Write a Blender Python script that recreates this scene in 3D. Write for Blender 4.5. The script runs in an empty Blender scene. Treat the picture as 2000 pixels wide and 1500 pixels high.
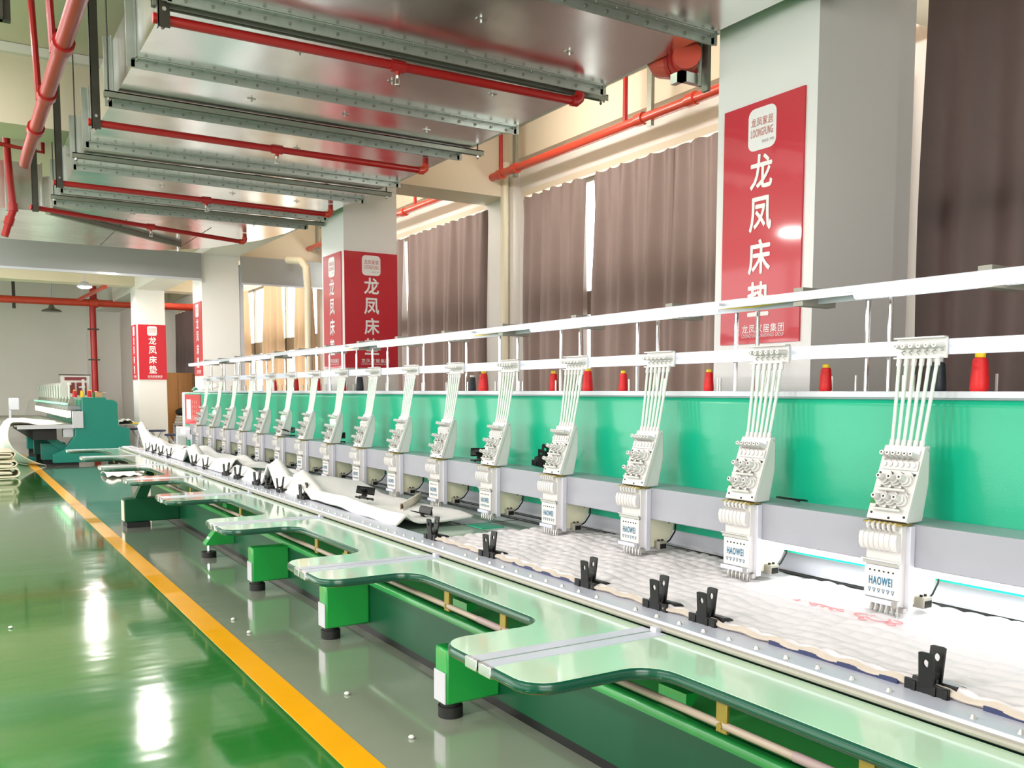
import bpy, math, random
from mathutils import Vector, Matrix
random.seed(7)
C = bpy.context.scene.collection
PI = math.pi
SC = bpy.context.scene
# ------------------------------------------------------------------ camera
cd = bpy.data.cameras.new('camera'); cam = bpy.data.objects.new('camera', cd); C.objects.link(cam)
SC.camera = cam
cd.sensor_fit = 'HORIZONTAL'; cd.sensor_width = 36.0
cd.lens = 1774.0 / 2000 * 36.0
cd.shift_y = (906.0 - 750.0) / 2000.0
cd.clip_start = .05; cd.clip_end = 200
_yaw, _pitch, _roll = math.radians(31.645), math.radians(-4.56), math.radians(.104)
_f = Vector((math.sin(_yaw), math.cos(_yaw), 0)); _r = Vector((math.cos(_yaw), -math.sin(_yaw), 0)); _u = Vector((0, 0, 1))
_f2 = _f*math.cos(_pitch) + _u*math.sin(_pitch); _u2 = _u*math.cos(_pitch) - _f*math.sin(_pitch)
_r3 = _r*math.cos(_roll) + _u2*math.sin(_roll); _u3 = _u2*math.cos(_roll) - _r*math.sin(_roll)
cam.matrix_world = Matrix(((_r3.x, _u3.x, -_f2.x, 0), (_r3.y, _u3.y, -_f2.y, 0), (_r3.z, _u3.z, -_f2.z, 1.6), (0, 0, 0, 1)))
# ------------------------------------------------------------------ world, lights, exposure
SC.view_settings.view_transform = 'Standard'; SC.view_settings.look = 'None'
SC.view_settings.gamma = 1.0; SC.view_settings.use_curve_mapping = False
SC.view_settings.exposure = 1.0
SC.cycles.use_denoising = True
SC.cycles.max_bounces = 8; SC.cycles.diffuse_bounces = 4; SC.cycles.glossy_bounces = 5
SC.cycles.sample_clamp_indirect = 6.0
SC.cycles.caustics_reflective = False; SC.cycles.caustics_refractive = False
W = bpy.data.worlds.new('sky'); SC.world = W; W.use_nodes = True
bg = W.node_tree.nodes['Background']; bg.inputs['Color'].default_value = (1, .985, .94, 1); bg.inputs['Strength'].default_value = 4.0
def area(name, loc, rot, sx, sy, power, col=(1, 1, 1), shape='RECTANGLE'):
    l = bpy.data.lights.new(name, 'AREA'); l.shape = shape; l.size = sx; l.size_y = sy; l.energy = power; l.color = col
    o = bpy.data.objects.new(name, l); C.objects.link(o); o.location = loc; o.rotation_euler = rot
    return o
# daylight of unseen aisle-side windows, added as area lights before a solid wall
for _y in (3.0, 9.8, 16.6, 23.4):
    area('window_daylight', (-6.93, _y, 2.6), (0, -PI/2, 0), 3.4, 6.6, 150, (1, .965, .985))
# unseen panels added over the aisle as soft fill from above
PANELS = [(x, y) for y in (-1.5, 2.0, 5.5, 9.0, 12.5, 16.0, 19.5, 23.0) for x in (-.6, -3.6)]
for _x, _y in PANELS: area('panel_light', (_x, _y, 4.80), (0, 0, 0), .6, 1.2, 25, (1, .97, .975))
# fill battens added out of sight on the window side of the long beam
BATT = [5.2, 8.2, 12.2, 15.2, 19.2, 22.2, 27.0]
for _y in BATT: area('batten_light', (4.86, _y, 4.5), (0, math.radians(-115), 0), .12, 1.5, 16, (1, .95, .88))
area('bay_light', (6.15, 1.8, 2.6), (0, PI/2, 0), 2.4, 3.0, 36, (1, .98, .95))  # unseen light added to backlight the dark curtain by the near column
area('door_daylight', (-1.5, -3.9, 2.0), (PI/2, 0, 0), 5.0, 3.2, 150, (1, .98, .95))  # fill added behind the camera to lift camera-facing sides; no door there
LAMPS = [(2.63, 15.5, 3.9), (2.82, 24.0, 4.07), (-2.2, 9.0, 3.9), (-2.2, 15.5, 3.9), (-2.2, 24.0, 4.0), (-2.2, 2.5, 3.9)]  # first two are real; the four over the aisle are added, unseen fill
LAMPW = [50, 60, 80, 80, 80, 80]

# ------------------------------------------------------------------ helpers
def S(r, g, b):
    f = lambda c: (c/255/12.92) if c/255 <= .04045 else ((c/255+.055)/1.055)**2.4
    return (f(r), f(g), f(b))
def mat(name, col, rough=.5, metal=0., coat=0., emit=0., noise=None, bump=None, spec=.5, rnoise=None, trans=0.):
    m = bpy.data.materials.new(name); m.use_nodes = True
    nt = m.node_tree; N = nt.nodes; L = nt.links; p = N['Principled BSDF']
    p.inputs['Base Color'].default_value = (*col, 1); p.inputs['Roughness'].default_value = rough
    p.inputs['Metallic'].default_value = metal; p.inputs['Specular IOR Level'].default_value = spec
    p.inputs['Coat Weight'].default_value = coat; p.inputs['Coat Roughness'].default_value = .06
    if emit:
        p.inputs['Emission Color'].default_value = (*col, 1); p.inputs['Emission Strength'].default_value = emit
    tc = N.new('ShaderNodeTexCoord')
    def nz(scale, detail=3., stretch=(1, 1, 1)):
        mp = N.new('ShaderNodeMapping'); mp.inputs['Scale'].default_value = stretch
        L.new(tc.outputs['Object'], mp.inputs['Vector'])
        n = N.new('ShaderNodeTexNoise'); n.inputs['Scale'].default_value = scale; n.inputs['Detail'].default_value = detail
        L.new(mp.outputs['Vector'], n.inputs['Vector']); return n
    if noise:
        n = nz(noise[0], 4., noise[2] if len(noise) > 2 else (1, 1, 1)); a = noise[1]
        mx = N.new('ShaderNodeMix'); mx.data_type = 'RGBA'
        mx.inputs[6].default_value = (*[max(0, c*(1-a)) for c in col], 1); mx.inputs[7].default_value = (*[min(1, c*(1+a)) for c in col], 1)
        L.new(n.outputs['Fac'], mx.inputs[0]); L.new(mx.outputs[2], p.inputs['Base Color'])
    if rnoise:
        n = nz(rnoise[0], 4.); mr = N.new('ShaderNodeMapRange'); mr.inputs[3].default_value = rnoise[1]; mr.inputs[4].default_value = rnoise[2]
        L.new(n.outputs['Fac'], mr.inputs[0]); L.new(mr.outputs[0], p.inputs['Roughness'])
    if bump:
        n = nz(bump[0], 2., bump[2] if len(bump) > 2 else (1, 1, 1)); b = N.new('ShaderNodeBump'); b.inputs['Strength'].default_value = bump[1]
        b.inputs['Distance'].default_value = bump[3] if len(bump) > 3 else .02
        L.new(n.outputs['Fac'], b.inputs['Height']); L.new(b.outputs['Normal'], p.inputs['Normal'])
    if trans:
        t = N.new('ShaderNodeBsdfTranslucent'); t.inputs['Color'].default_value = (*[min(1, c*1.35) for c in col], 1)
        ms = N.new('ShaderNodeMixShader'); ms.inputs[0].default_value = trans
        L.new(p.outputs[0], ms.inputs[1]); L.new(t.outputs[0], ms.inputs[2]); L.new(ms.outputs[0], N['Material Output'].inputs['Surface'])
    return m
M = {}
M['wall'] = mat('wall_paint', S(232, 226, 222), .6, noise=(1.2, .03))
M['cream'] = mat('cream_paint', S(222, 208, 186), .65, noise=(.8, .04))
M['column'] = mat('column_paint', S(236, 233, 233), .35, noise=(1.5, .02))
M['grey_box'] = mat('grey_painted_steel', S(150, 150, 150), .5, noise=(2, .03))
M['galv'] = mat('galvanised_sheet', (.86, .86, .84), .2, metal=1., noise=(3, .06), bump=(1.3, .25, (1, 1, 1), .03), rnoise=(4, .14, .27))
M['galv_dull'] = mat('galvanised_angle', S(178, 184, 178), .42, metal=.75, noise=(20, .1))
M['galv_ch'] = mat('galvanised_channel', S(140, 143, 132), .45, metal=.7, noise=(15, .1))
M['dark_steel'] = mat('dark_steel', S(62, 58, 50), .5, metal=.3, noise=(20, .15))
M['red_pipe'] = mat('red_pipe_paint', S(170, 22, 20), .4, coat=.1, noise=(6, .1))
M['orange_pipe'] = mat('orange_red_pipe_paint', S(205, 66, 44), .35, coat=.3, noise=(3, .1))
M['banner'] = mat('banner_red_print', S(200, 16, 42), .42, coat=.45, noise=(2, .04))
M['print_white'] = mat('white_print', S(245, 240, 242), .4)
M['print_red'] = mat('red_print', S(200, 110, 105), .5)
M['print_grey'] = mat('grey_print', S(150, 130, 130), .5)
M['teal_print'] = mat('blue_print', S(10, 104, 138), .4)
M['curtain'] = mat('brown_curtain', S(118, 98, 92), .5, noise=(9, .08), trans=.26)
M['curtain_dark'] = mat('dark_brown_curtain', S(88, 70, 68), .6, noise=(9, .1), trans=.14)
M['curtain_tan'] = mat('tan_curtain', S(176, 146, 118), .75, noise=(9, .08), trans=.4)
M['pane'] = None
M['frame'] = mat('window_frame_metal', S(158, 152, 140), .4, metal=.4)
M['pvc'] = mat('cream_plastic_pipe', S(232, 222, 198), .35)
M['panel'] = mat('green_enamel', S(20, 160, 124), .25, coat=.12, spec=.3, noise=(1.1, .10), bump=(140, .03))
M['teal'] = mat('teal_enamel', S(8, 126, 112), .4, coat=.1, noise=(2, .05))
M['beam_green'] = mat('dark_green_enamel', S(10, 78, 48), .4, coat=0., spec=.25, noise=(2, .06))  # same base green, darkened in colour for the beam's shaded side
M['bright_green'] = mat('bright_green_enamel', S(28, 158, 66), .3, coat=.4, noise=(3, .08))
M['pan_green'] = mat('light_green_enamel', S(38, 150, 70), .3, coat=.4, noise=(3, .06))  # highlight on the beam edge, put into the colour as lighter green
M['pan_light'] = mat('pale_green_enamel', S(96, 218, 116), .3, coat=.4, noise=(3, .06))  # base green with light put into the colour, against shade from the boards
M['white_metal'] = mat('white_painted_metal', S(198, 198, 208), .35, coat=.2, noise=(4, .02))
M['white_plastic'] = mat('white_plastic', S(208, 204, 203), .3, coat=.2, noise=(6, .015))
M['beam_paint'] = mat('grey_lilac_paint', S(150, 150, 160), .35, coat=.2, noise=(4, .02))
M['ivory'] = mat('ivory_casting', S(226, 222, 196), .4, noise=(8, .04))
M['alu'] = mat('brushed_aluminium', S(204, 207, 222), .32, metal=.25, noise=(8, .04, (1, .1, 1)))
M['chrome'] = mat('chrome', (.8, .8, .82), .12, metal=1., noise=(5, .02))
M['steel'] = mat('dull_steel', (.5, .49, .47), .3, metal=.9, noise=(30, .1))
M['black'] = mat('black_plastic', S(13, 13, 14), .4, noise=(12, .1), spec=.35)
M['rubber'] = mat('black_rubber', S(20, 19, 19), .6, noise=(12, .1))
M['laminate'] = mat('pale_green_laminate', S(188, 218, 190), .09, coat=.6, noise=(1.5, .04), bump=(2.5, .02))
M['bed'] = mat('green_bed_laminate', S(160, 186, 168), .12, coat=.5, noise=(1.2, .08))
M['edging'] = mat('dark_green_edging', S(6, 74, 56), .25, coat=.4, noise=(5, .08))
M['grey_trim'] = mat('grey_rail_trim', S(150, 146, 136), .45, noise=(20, .12))
M['brass'] = mat('brass_bracket', S(150, 130, 58), .4, metal=.6, noise=(15, .15))
M['pipe_grey'] = mat('grey_plastic_pipe', S(158, 142, 128), .4, coat=.2, noise=(5, .05))
M['tube'] = mat('clear_thread_tube', S(206, 218, 206), .25, coat=.3, noise=(60, .05))
M['thread_red'] = mat('red_thread', S(205, 16, 20), .5, noise=(3, .1), bump=(260, .25, (.2, .2, 1), .004))
M['thread_black'] = mat('black_thread', S(22, 30, 36), .5, noise=(3, .1), bump=(260, .25, (.2, .2, 1), .004))
M['cone_yellow'] = mat('yellow_cone_plastic', S(236, 200, 40), .4)
M['lamp'] = mat('lit_lamp', (1, 1, .98), .5, emit=14.)
M['led'] = mat('led_tube_light', (1, 1, .97), .5, emit=6.)
M['led_hot'] = mat('led_work_light', (1, 1, 1), .5, emit=10.)
M['led_green'] = mat('green_led', (.3, 1, .5), .5, emit=3.)
M['led_strip'] = mat('background_work_light', (1, 1, .86), .5, emit=.5)
M['led_green_dim'] = mat('background_green_led', (.3, 1, .5), .5, emit=.5)
M['white_cloth'] = mat('white_cloth', S(228, 225, 222), .85, noise=(5, .03), bump=(30, .15, (1, 1, 1), .01))
M['hem'] = mat('tan_hem', S(186, 174, 162), .9, noise=(20, .15))
M['cream_cloth'] = mat('cream_wadding', S(232, 222, 202), .9, noise=(6, .06), bump=(40, .2, (1, 1, 1), .01))
M['quilt'] = mat('white_quilted_cotton', S(222, 216, 219), .85, noise=(9, .03), bump=(60, .25, (1, 1, 1), .008))
M['pink_stitch'] = mat('red_embroidery', S(226, 150, 155), .8)
M['wood'] = mat('orange_wood', S(164, 112, 58), .45, noise=(3, .25, (6, 6, .5)))
M['navy'] = mat('navy_seat', S(40, 48, 84), .5)
M['card'] = mat('cardboard', S(186, 150, 110), .8, noise=(8, .08))
M['maroon'] = mat('maroon_screen', S(120, 40, 44), .4)
M['green_sticker'] = mat('green_sticker', S(30, 120, 50), .5)
M['yellow_paint'] = mat('yellow_floor_paint', S(248, 172, 8), .22, coat=.3, noise=(3, .12), bump=(3, .05))

def floor_mat():
    m = mat('epoxy_floor', S(22, 112, 24), .1, coat=1., spec=.6)
    nt = m.node_tree; N = nt.nodes; L = nt.links; p = N['Principled BSDF']
    g = N.new('ShaderNodeNewGeometry'); sp = N.new('ShaderNodeSeparateXYZ'); L.new(g.outputs['Position'], sp.inputs[0])
    gt = N.new('ShaderNodeMath'); gt.operation = 'GREATER_THAN'; gt.inputs[1].default_value = 1.45; L.new(sp.outputs['X'], gt.inputs[0])
    n = N.new('ShaderNodeTexNoise'); n.inputs['Scale'].default_value = .9; n.inputs['Detail'].default_value = 6; L.new(g.outputs['Position'], n.inputs['Vector'])
    def ramp(a, b):
        mx = N.new('ShaderNodeMix'); mx.data_type = 'RGBA'; mx.inputs[6].default_value = (*a, 1); mx.inputs[7].default_value = (*b, 1)
        L.new(n.outputs['Fac'], mx.inputs[0]); return mx
    a = ramp(S(20, 104, 18), S(40, 126, 52)); b = ramp(S(132, 140, 124), S(152, 158, 142))
    mx = N.new('ShaderNodeMix'); mx.data_type = 'RGBA'; L.new(gt.outputs[0], mx.inputs[0]); L.new(a.outputs[2], mx.inputs[6]); L.new(b.outputs[2], mx.inputs[7])
    # pale scuffs worn into the paint
    mp = N.new('ShaderNodeMapping'); mp.inputs['Scale'].default_value = (2.2, .5, 1); mp.inputs['Rotation'].default_value = (0, 0, .9); L.new(g.outputs['Position'], mp.inputs[0])
    n3 = N.new('ShaderNodeTexNoise'); n3.inputs['Scale'].default_value = 3.; n3.inputs['Detail'].default_value = 8; n3.inputs['Roughness'].default_value = .75; L.new(mp.outputs[0], n3.inputs['Vector'])
    mr = N.new('ShaderNodeMapRange'); mr.inputs[1].default_value = .62; mr.inputs[2].default_value = .8; mr.inputs[4].default_value = .35; L.new(n3.outputs['Fac'], mr.inputs[0])
    m2 = N.new('ShaderNodeMix'); m2.data_type = 'RGBA'; m2.inputs[7].default_value = (*S(170, 190, 160), 1)
    L.new(mr.outputs[0], m2.inputs[0]); L.new(mx.outputs[2], m2.inputs[6]); L.new(m2.outputs[2], p.inputs['Base Color'])
    mr2 = N.new('ShaderNodeMapRange'); mr2.inputs[3].default_value = .06; mr2.inputs[4].default_value = .2; L.new(n.outputs['Fac'], mr2.inputs[0]); L.new(mr2.outputs[0], p.inputs['Roughness'])
    mp2 = N.new('ShaderNodeMapping'); mp2.inputs['Scale'].default_value = (.9, 2.2, 1); mp2.inputs['Rotation'].default_value = (0, 0, -.5); L.new(g.outputs['Position'], mp2.inputs[0])
    n2 = N.new('ShaderNodeTexNoise'); n2.inputs['Scale'].default_value = 1.6; n2.inputs['Detail'].default_value = 2; L.new(mp2.outputs[0], n2.inputs['Vector'])
    bp = N.new('ShaderNodeBump'); bp.inputs['Strength'].default_value = .16; bp.inputs['Distance'].default_value = .03
    L.new(n2.outputs['Fac'], bp.inputs['Height']); L.new(bp.outputs['Normal'], p.inputs['Normal'])
    return m
M['floor'] = floor_mat()
def glass_mat():
    m = bpy.data.materials.new('window_glass'); m.use_nodes = True; nt = m.node_tree; N = nt.nodes; L = nt.links
    N.remove(N['Principled BSDF'])
    t = N.new('ShaderNodeBsdfTransparent'); g = N.new('ShaderNodeBsdfGlossy'); g.inputs['Roughness'].default_value = .03
    ms = N.new('ShaderNodeMixShader'); ms.inputs[0].default_value = .06
    t.inputs['Color'].default_value = (.92, .95, .94, 1)
    L.new(t.outputs[0], ms.inputs[1]); L.new(g.outputs[0], ms.inputs[2]); L.new(ms.outputs[0], N['Material Output'].inputs['Surface'])
    return m
M['pane'] = glass_mat()

class MB:
    def __init__(s): s.v = []; s.f = []
    def add(s, vs, fs):
        o = len(s.v); s.v += [tuple(v) for v in vs]; s.f += [tuple(i+o for i in f) for f in fs]; return s
    def box(s, x0, x1, y0, y1, z0, z1):
        return s.add([(x0, y0, z0), (x1, y0, z0), (x1, y1, z0), (x0, y1, z0), (x0, y0, z1), (x1, y0, z1), (x1, y1, z1), (x0, y1, z1)],
                     [(0, 3, 2, 1), (4, 5, 6, 7), (0, 1, 5, 4), (1, 2, 6, 5), (2, 3, 7, 6), (3, 0, 4, 7)])
    def cyl(s, a, b, r, n=10, r2=None):
        return s.tube([a, b], [r, r if r2 is None else r2], n)
    def tube(s, pts, rs, n=8, caps=True):
        pts = [Vector(p) for p in pts]
        if not isinstance(rs, (list, tuple)): rs = [rs]*len(pts)
        vs = []; fs = []; ref = None
        for i, p in enumerate(pts):
            d = (pts[min(i+1, len(pts)-1)] - pts[max(i-1, 0)]).normalized()
            if ref is None:
                ref = Vector((0, 0, 1)) if abs(d.z) < .9 else Vector((1, 0, 0))
            a = d.cross(ref).normalized(); b = a.cross(d).normalized(); ref = b
            for k in range(n):
                t = 2*PI*k/n; vs.append(p + (a*math.cos(t) + b*math.sin(t))*rs[i])
        m = len(pts)
        for i in range(m-1):
            for k in range(n):
                k2 = (k+1) % n; fs.append((i*n+k, (i+1)*n+k, (i+1)*n+k2, i*n+k2))
        if caps: fs += [tuple(range(n)), tuple((m-1)*n+k for k in reversed(range(n)))]
        return s.add(vs, fs)
    def prism(s, poly, axis, a0, a1):
        # poly: 2D points; axis 'x': (y,z), 'y': (x,z), 'z': (x,y)
        n = len(poly)
        def P(p, a): return (a, p[0], p[1]) if axis == 'x' else ((p[0], a, p[1]) if axis == 'y' else (p[0], p[1], a))
        vs = [P(p, a0) for p in poly] + [P(p, a1) for p in poly]
        fs = [tuple(range(n)), tuple(n+i for i in reversed(range(n)))] + [(i, n+i, n+(i+1) % n, (i+1) % n) for i in range(n)]
        return s.add(vs, fs)
    def lathe(s, prof, c, n=16):
        # prof: (r,z) list around vertical axis at c
        vs = []; m = len(prof)
        for r, z in prof:
            r = max(r, .0004)
            for k in range(n): vs.append((c[0]+r*math.cos(2*PI*k/n), c[1]+r*math.sin(2*PI*k/n), c[2]+z))
        fs = [(i*n+k, i*n+(k+1) % n, (i+1)*n+(k+1) % n, (i+1)*n+k) for i in range(m-1) for k in range(n)]
        fs += [tuple(range(n)), tuple((m-1)*n+k for k in range(n))]
        return s.add(vs, fs)
    def grid(s, fn, nu, nv):
        vs = [fn(i/nu, j/nv) for j in range(nv+1) for i in range(nu+1)]; w = nu+1
        return s.add(vs, [(j*w+i, j*w+i+1, (j+1)*w+i+1, (j+1)*w+i) for j in range(nv) for i in range(nu)])
    def mesh(s, name, m, org=(0, 0, 0), smooth=35):
        me = bpy.data.meshes.new(name)
        me.from_pydata([(v[0]-org[0], v[1]-org[1], v[2]-org[2]) for v in s.v], [], s.f)
        bm_fix(me)
        me.materials.append(m)
        if smooth:
            me.shade_smooth(); me.set_sharp_from_angle(angle=math.radians(smooth))
        return me
import bmesh
def bm_fix(me):
    b = bmesh.new(); b.from_mesh(me); bmesh.ops.recalc_face_normals(b, faces=b.faces); b.to_mesh(me); b.free()
ORG = {}
def build(mb, name, m, parent=None, at=None, bevel=0, smooth=35, solid=0):
    org = ORG[parent.name] if parent else (at or (0, 0, 0))
    o = bpy.data.objects.new(name, mb.mesh(name, m if not isinstance(m, str) else M[m], org, smooth)); C.objects.link(o)
    if parent: o.parent = parent
    else: o.location = org
    ORG[o.name] = org
    if solid:
        sd = o.modifiers.new('solid', 'SOLIDIFY'); sd.thickness = solid; sd.offset = -1
    if bevel:
        b = o.modifiers.new('bevel', 'BEVEL'); b.width = bevel; b.segments = 2; b.limit_method = 'ANGLE'; b.angle_limit = math.radians(40)
    return o
def tag(o, label, cat, group=None):
    o['label'] = label; o['category'] = cat
    if group: o['group'] = group
    return o
def thing(name, loc, label, cat, group=None):
    o = bpy.data.objects.new(name, None); C.objects.link(o); o.location = loc; o.empty_display_size = .05
    ORG[o.name] = tuple(loc); return tag(o, label, cat, group)
def struct(o): o['kind'] = 'structure'; return o
def copy_tree(o, dloc, parent=None):
    c = o.copy(); C.objects.link(c)
    if parent: c.parent = parent
    else: c.location = Vector(o.location) + Vector(dloc)
    for ch in list(KIDS.get(o.name, [])): copy_tree(ch, dloc, c)
    return c
KIDS = {}
def index_kids(root):
    KIDS.clear()
    for o in C.objects:
        if o.parent: KIDS.setdefault(o.parent.name, []).append(o)
def dup_part(o, d):
    c = o.copy(); C.objects.link(c); c.location = Vector(o.location) + Vector(d); ORG[c.name] = ORG[o.name]; return c
_TX = {}
def text_faces(s, bold=0.):
    if (s, bold) in _TX: return _TX[(s, bold)]
    cu = bpy.data.curves.new('lettering', 'FONT'); cu.body = s; cu.size = 1; cu.align_x = 'CENTER'; cu.align_y = 'CENTER'; cu.offset = bold
    cu.resolution_u = 3; cu.space_character = 1.16
    o = bpy.data.objects.new('lettering', cu); C.objects.link(o)
    bpy.context.view_layer.update()
    dg = bpy.context.evaluated_depsgraph_get()
    me = bpy.data.meshes.new_from_object(o.evaluated_get(dg))
    vs = [tuple(v.co) for v in me.vertices]; fs = [tuple(p.vertices) for p in me.polygons]
    bpy.data.objects.remove(o); bpy.data.curves.remove(cu); bpy.data.meshes.remove(me)
    xs = [v[0] for v in vs] or [0]; ys = [v[1] for v in vs] or [0]
    cx, cy = (min(xs)+max(xs))/2, (min(ys)+max(ys))/2
    w, h = max(xs)-min(xs) or 1, max(ys)-min(ys) or 1
    vs = [((v[0]-cx)/w, (v[1]-cy)/h) for v in vs]
    _TX[(s, bold)] = (vs, fs); return vs, fs
def put_text(mb, s, ctr, w, h, face, bold=.02):
    """flat lettering w x h centred at ctr on a face looking to -X ('x') or to -Y ('y')"""
    vs, fs = text_faces(s, bold)
    if face == 'x': P = [(ctr[0], ctr[1] - a*w, ctr[2] + b*h) for a, b in vs]
    else: P = [(ctr[0] + a*w, ctr[1], ctr[2] + b*h) for a, b in vs]
    mb.add(P, fs)
def arc(cx, cy, r, a0, a1, n=6):
    return [(cx + r*math.cos(math.radians(a0+(a1-a0)*i/n)), cy + r*math.sin(math.radians(a0+(a1-a0)*i/n))) for i in range(n+1)]
def ordn(k): return ['first', 'second', 'third', 'fourth', 'fifth', 'sixth', 'seventh', 'eighth', 'ninth', 'tenth', 'eleventh', 'twelfth', 'thirteenth', 'fourteenth', 'fifteenth', 'sixteenth', 'seventeenth', 'eighteenth', 'nineteenth', 'twentieth'][k]

# ================================================================== SETTING
struct(build(MB().box(-7.2, 9, -4.2, 33, -.2, 0), 'floor', 'floor'))
fl = struct(build(MB().box(1.365, 1.515, -4, 26, 0, .0025), 'trim_1', 'yellow_paint'))
fl['label'] = 'yellow painted line along the green floor'
struct(build(MB().box(-7.2, 9, -4.2, 33, 4.95, 5.15), 'ceiling', 'cream'))
struct(build(MB().box(-7.2, -7.0, -4.2, 33, 0, 5), 'wall_left', 'wall'))
struct(build(MB().box(-7.2, 9, -4.2, -4.0, 0, 5), 'wall_back', 'wall'))
# far wall with its shallow pilaster
struct(build(MB().box(-7.2, 9, 32, 32.2, 0, 5), 'wall_far', 'wall'))
struct(build(MB().box(3.75, 4.7, 31.6, 32, 0, 4.9), 'column', 'wall'))
YC = [3.39, 10.27, 17.35, 24.3]
struct(build(MB().box(4.0, 4.68, -4, 32, 4.1, 4.945), 'ceiling_beam', 'wall'))
for y in YC:
    struct(build(MB().box(4.0, 4.68, y, y+.74, 0, 4.1), 'column', 'column'))
    struct(build(MB().box(-7, 4.0, y+.05, y+.65, 4.2, 4.945), 'ceiling_beam', 'cream'))
    struct(build(MB().box(4.68, 6.4, y+.05, y+.65, 4.12, 4.945), 'ceiling_beam', 'cream'))
    struct(build(MB().box(-7, 4.0, y-.03, y+.05, 4.86, 4.945), 'trim_2', 'wall'))
# window wall: sill, lintel, piers
wr = MB().box(6.4, 6.75, -4.2, 33, 0, .95).box(6.4, 6.75, -4.2, 33, 4.13, 5)
for a, b in ((-4.2, 1.0), (3.4, 4.62), (10.0, 10.86), (17.2, 17.95), (24.2, 25.1), (31.2, 33)): wr.box(6.4, 6.75, a, b, .95, 4.13)
struct(build(wr, 'wall_right', 'wall'))
struct(build(MB().box(6.28, 6.4, -4.2, 33, 4.55, 4.945), 'trim_3', 'cream'))
struct(build(MB().box(6.3, 6.4, 10.2, 10.95, 0, 4.55), 'column', 'wall'))
struct(build(MB().box(6.33, 6.42, 3.5, 4.62, 0, 4.55), 'column', 'wall'))
struct(build(MB().box(4.685, 4.86, 3.42, 4.1, 0, 4.1), 'column', 'column'))
wf = MB().box(5.10, 5.15, -.7, 3.5, 2.58, 2.74)
for y in (-.7, .7, 2.1, 3.46): wf.box(5.10, 5.15, y, y+.05, 0, 4.1)
w6 = struct(build(wf, 'window_6', 'frame'))
for y in (-.65, .75, 2.15): build(MB().box(5.12, 5.13, y, y+1.33, .02, 2.58), 'pane', 'pane', w6); build(MB().box(5.12, 5.13, y, y+1.33, 2.74, 4.1), 'pane', 'pane', w6)
wi = 0
for a, b in ((1.0, 3.4), (4.62, 10.0), (10.86, 17.2), (17.95, 24.2), (25.1, 31.2)):
    wi += 1
    f = MB(); x0, x1 = 6.55, 6.61
    f.box(x0, x1, a, b, .95, 1.0).box(x0, x1, a, b, 4.08, 4.13).box(x0, x1, a, b, 2.52, 2.8)
    n = max(2, round((b-a)/1.3)); ys = [a + (b-a)*i/n for i in range(n+1)]
    for y in ys: f.box(x0, x1, y-.03, y+.03, .95, 4.13)
    w = struct(build(f, 'window_%d' % wi, 'frame'))
    for i in range(n):
        for z0, z1 in ((1.0, 2.52), (2.8, 4.08)):
            build(MB().box(6.575, 6.585, ys[i]+.03, ys[i+1]-.03, z0, z1), 'pane', 'pane', w)
    struct(build(MB().box(6.34, 6.4, a-.05, b+.05, 4.085, 4.16), 'trim_%d' % (3+wi), 'cream'))

# curtains ---------------------------------------------------------------
def curtain(y0, y1, m, label, x=6.27, zt=4.04, zb=.02, amp=.05, lam=.23, seed=1):
    rnd = random.Random(seed); nu = max(24, int((y1-y0)/.018)); ph = [rnd.uniform(0, 6) for _ in range(6)]
    def fn(u, v):
        y = y0 + (y1-y0)*u; k = 1-v
        w = math.sin(2*PI*y/lam + ph[0] + .9*math.sin(y*2.1+ph[1])) + .55*math.sin(2*PI*y/(lam*1.9) + ph[2] + .4*k) + .35*math.sin(y*3.3+ph[4])
        a = amp*(.45 + .75*min(1, k*3))
        return (x + a*w, y + .012*math.sin(9*k+y*5), zb + (zt-zb)*v + (.012*math.sin(2*PI*y/lam+ph[3]) if v > .99 else 0))
    o = build(MB().grid(fn, nu, 14), 'curtain', m, None, (x, (y0+y1)/2, zb), smooth=180)
    return tag(o, label, 'curtain', 'brown curtains along the window wall')
curtain(-.6, 3.44, 'curtain_dark', 'dark brown curtain beside the nearest column, with a dark transom band', x=4.98, zt=4.09, amp=.035, lam=.3, seed=3)
curtain(4.5, 7.09, 'curtain', 'brown curtain half hidden behind the nearest column', seed=4)
curtain(7.06, 8.45, 'curtain', 'brown curtain between the bright slit and its neighbour by the column', x=6.25, seed=5)
curtain(8.56, 9.98, 'curtain', 'brown curtain between the downpipe pier and the bright slit', seed=6)
curtain(10.86, 13.4, 'curtain', 'brown curtain between the second column and the downpipe pier', seed=7)
curtain(13.45, 16.9, 'curtain', 'brown curtain partly hidden behind the second column', seed=8)
curtain(17.7, 18.8, 'curtain_tan', 'tan curtain beside the second column under the grey shutter box', seed=9, x=6.25)
curtain(19.9, 21.05, 'curtain_tan', 'tan curtain hanging between two bright window gaps', seed=10, x=6.25)
curtain(22.5, 24.0, 'curtain_tan', 'tan curtain next to the third column under the shutter box', seed=11, x=6.25)
curtain(25.3, 31.0, 'curtain_dark', 'dark curtain beyond the third column above the wooden cabinet', seed=12)

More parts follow.
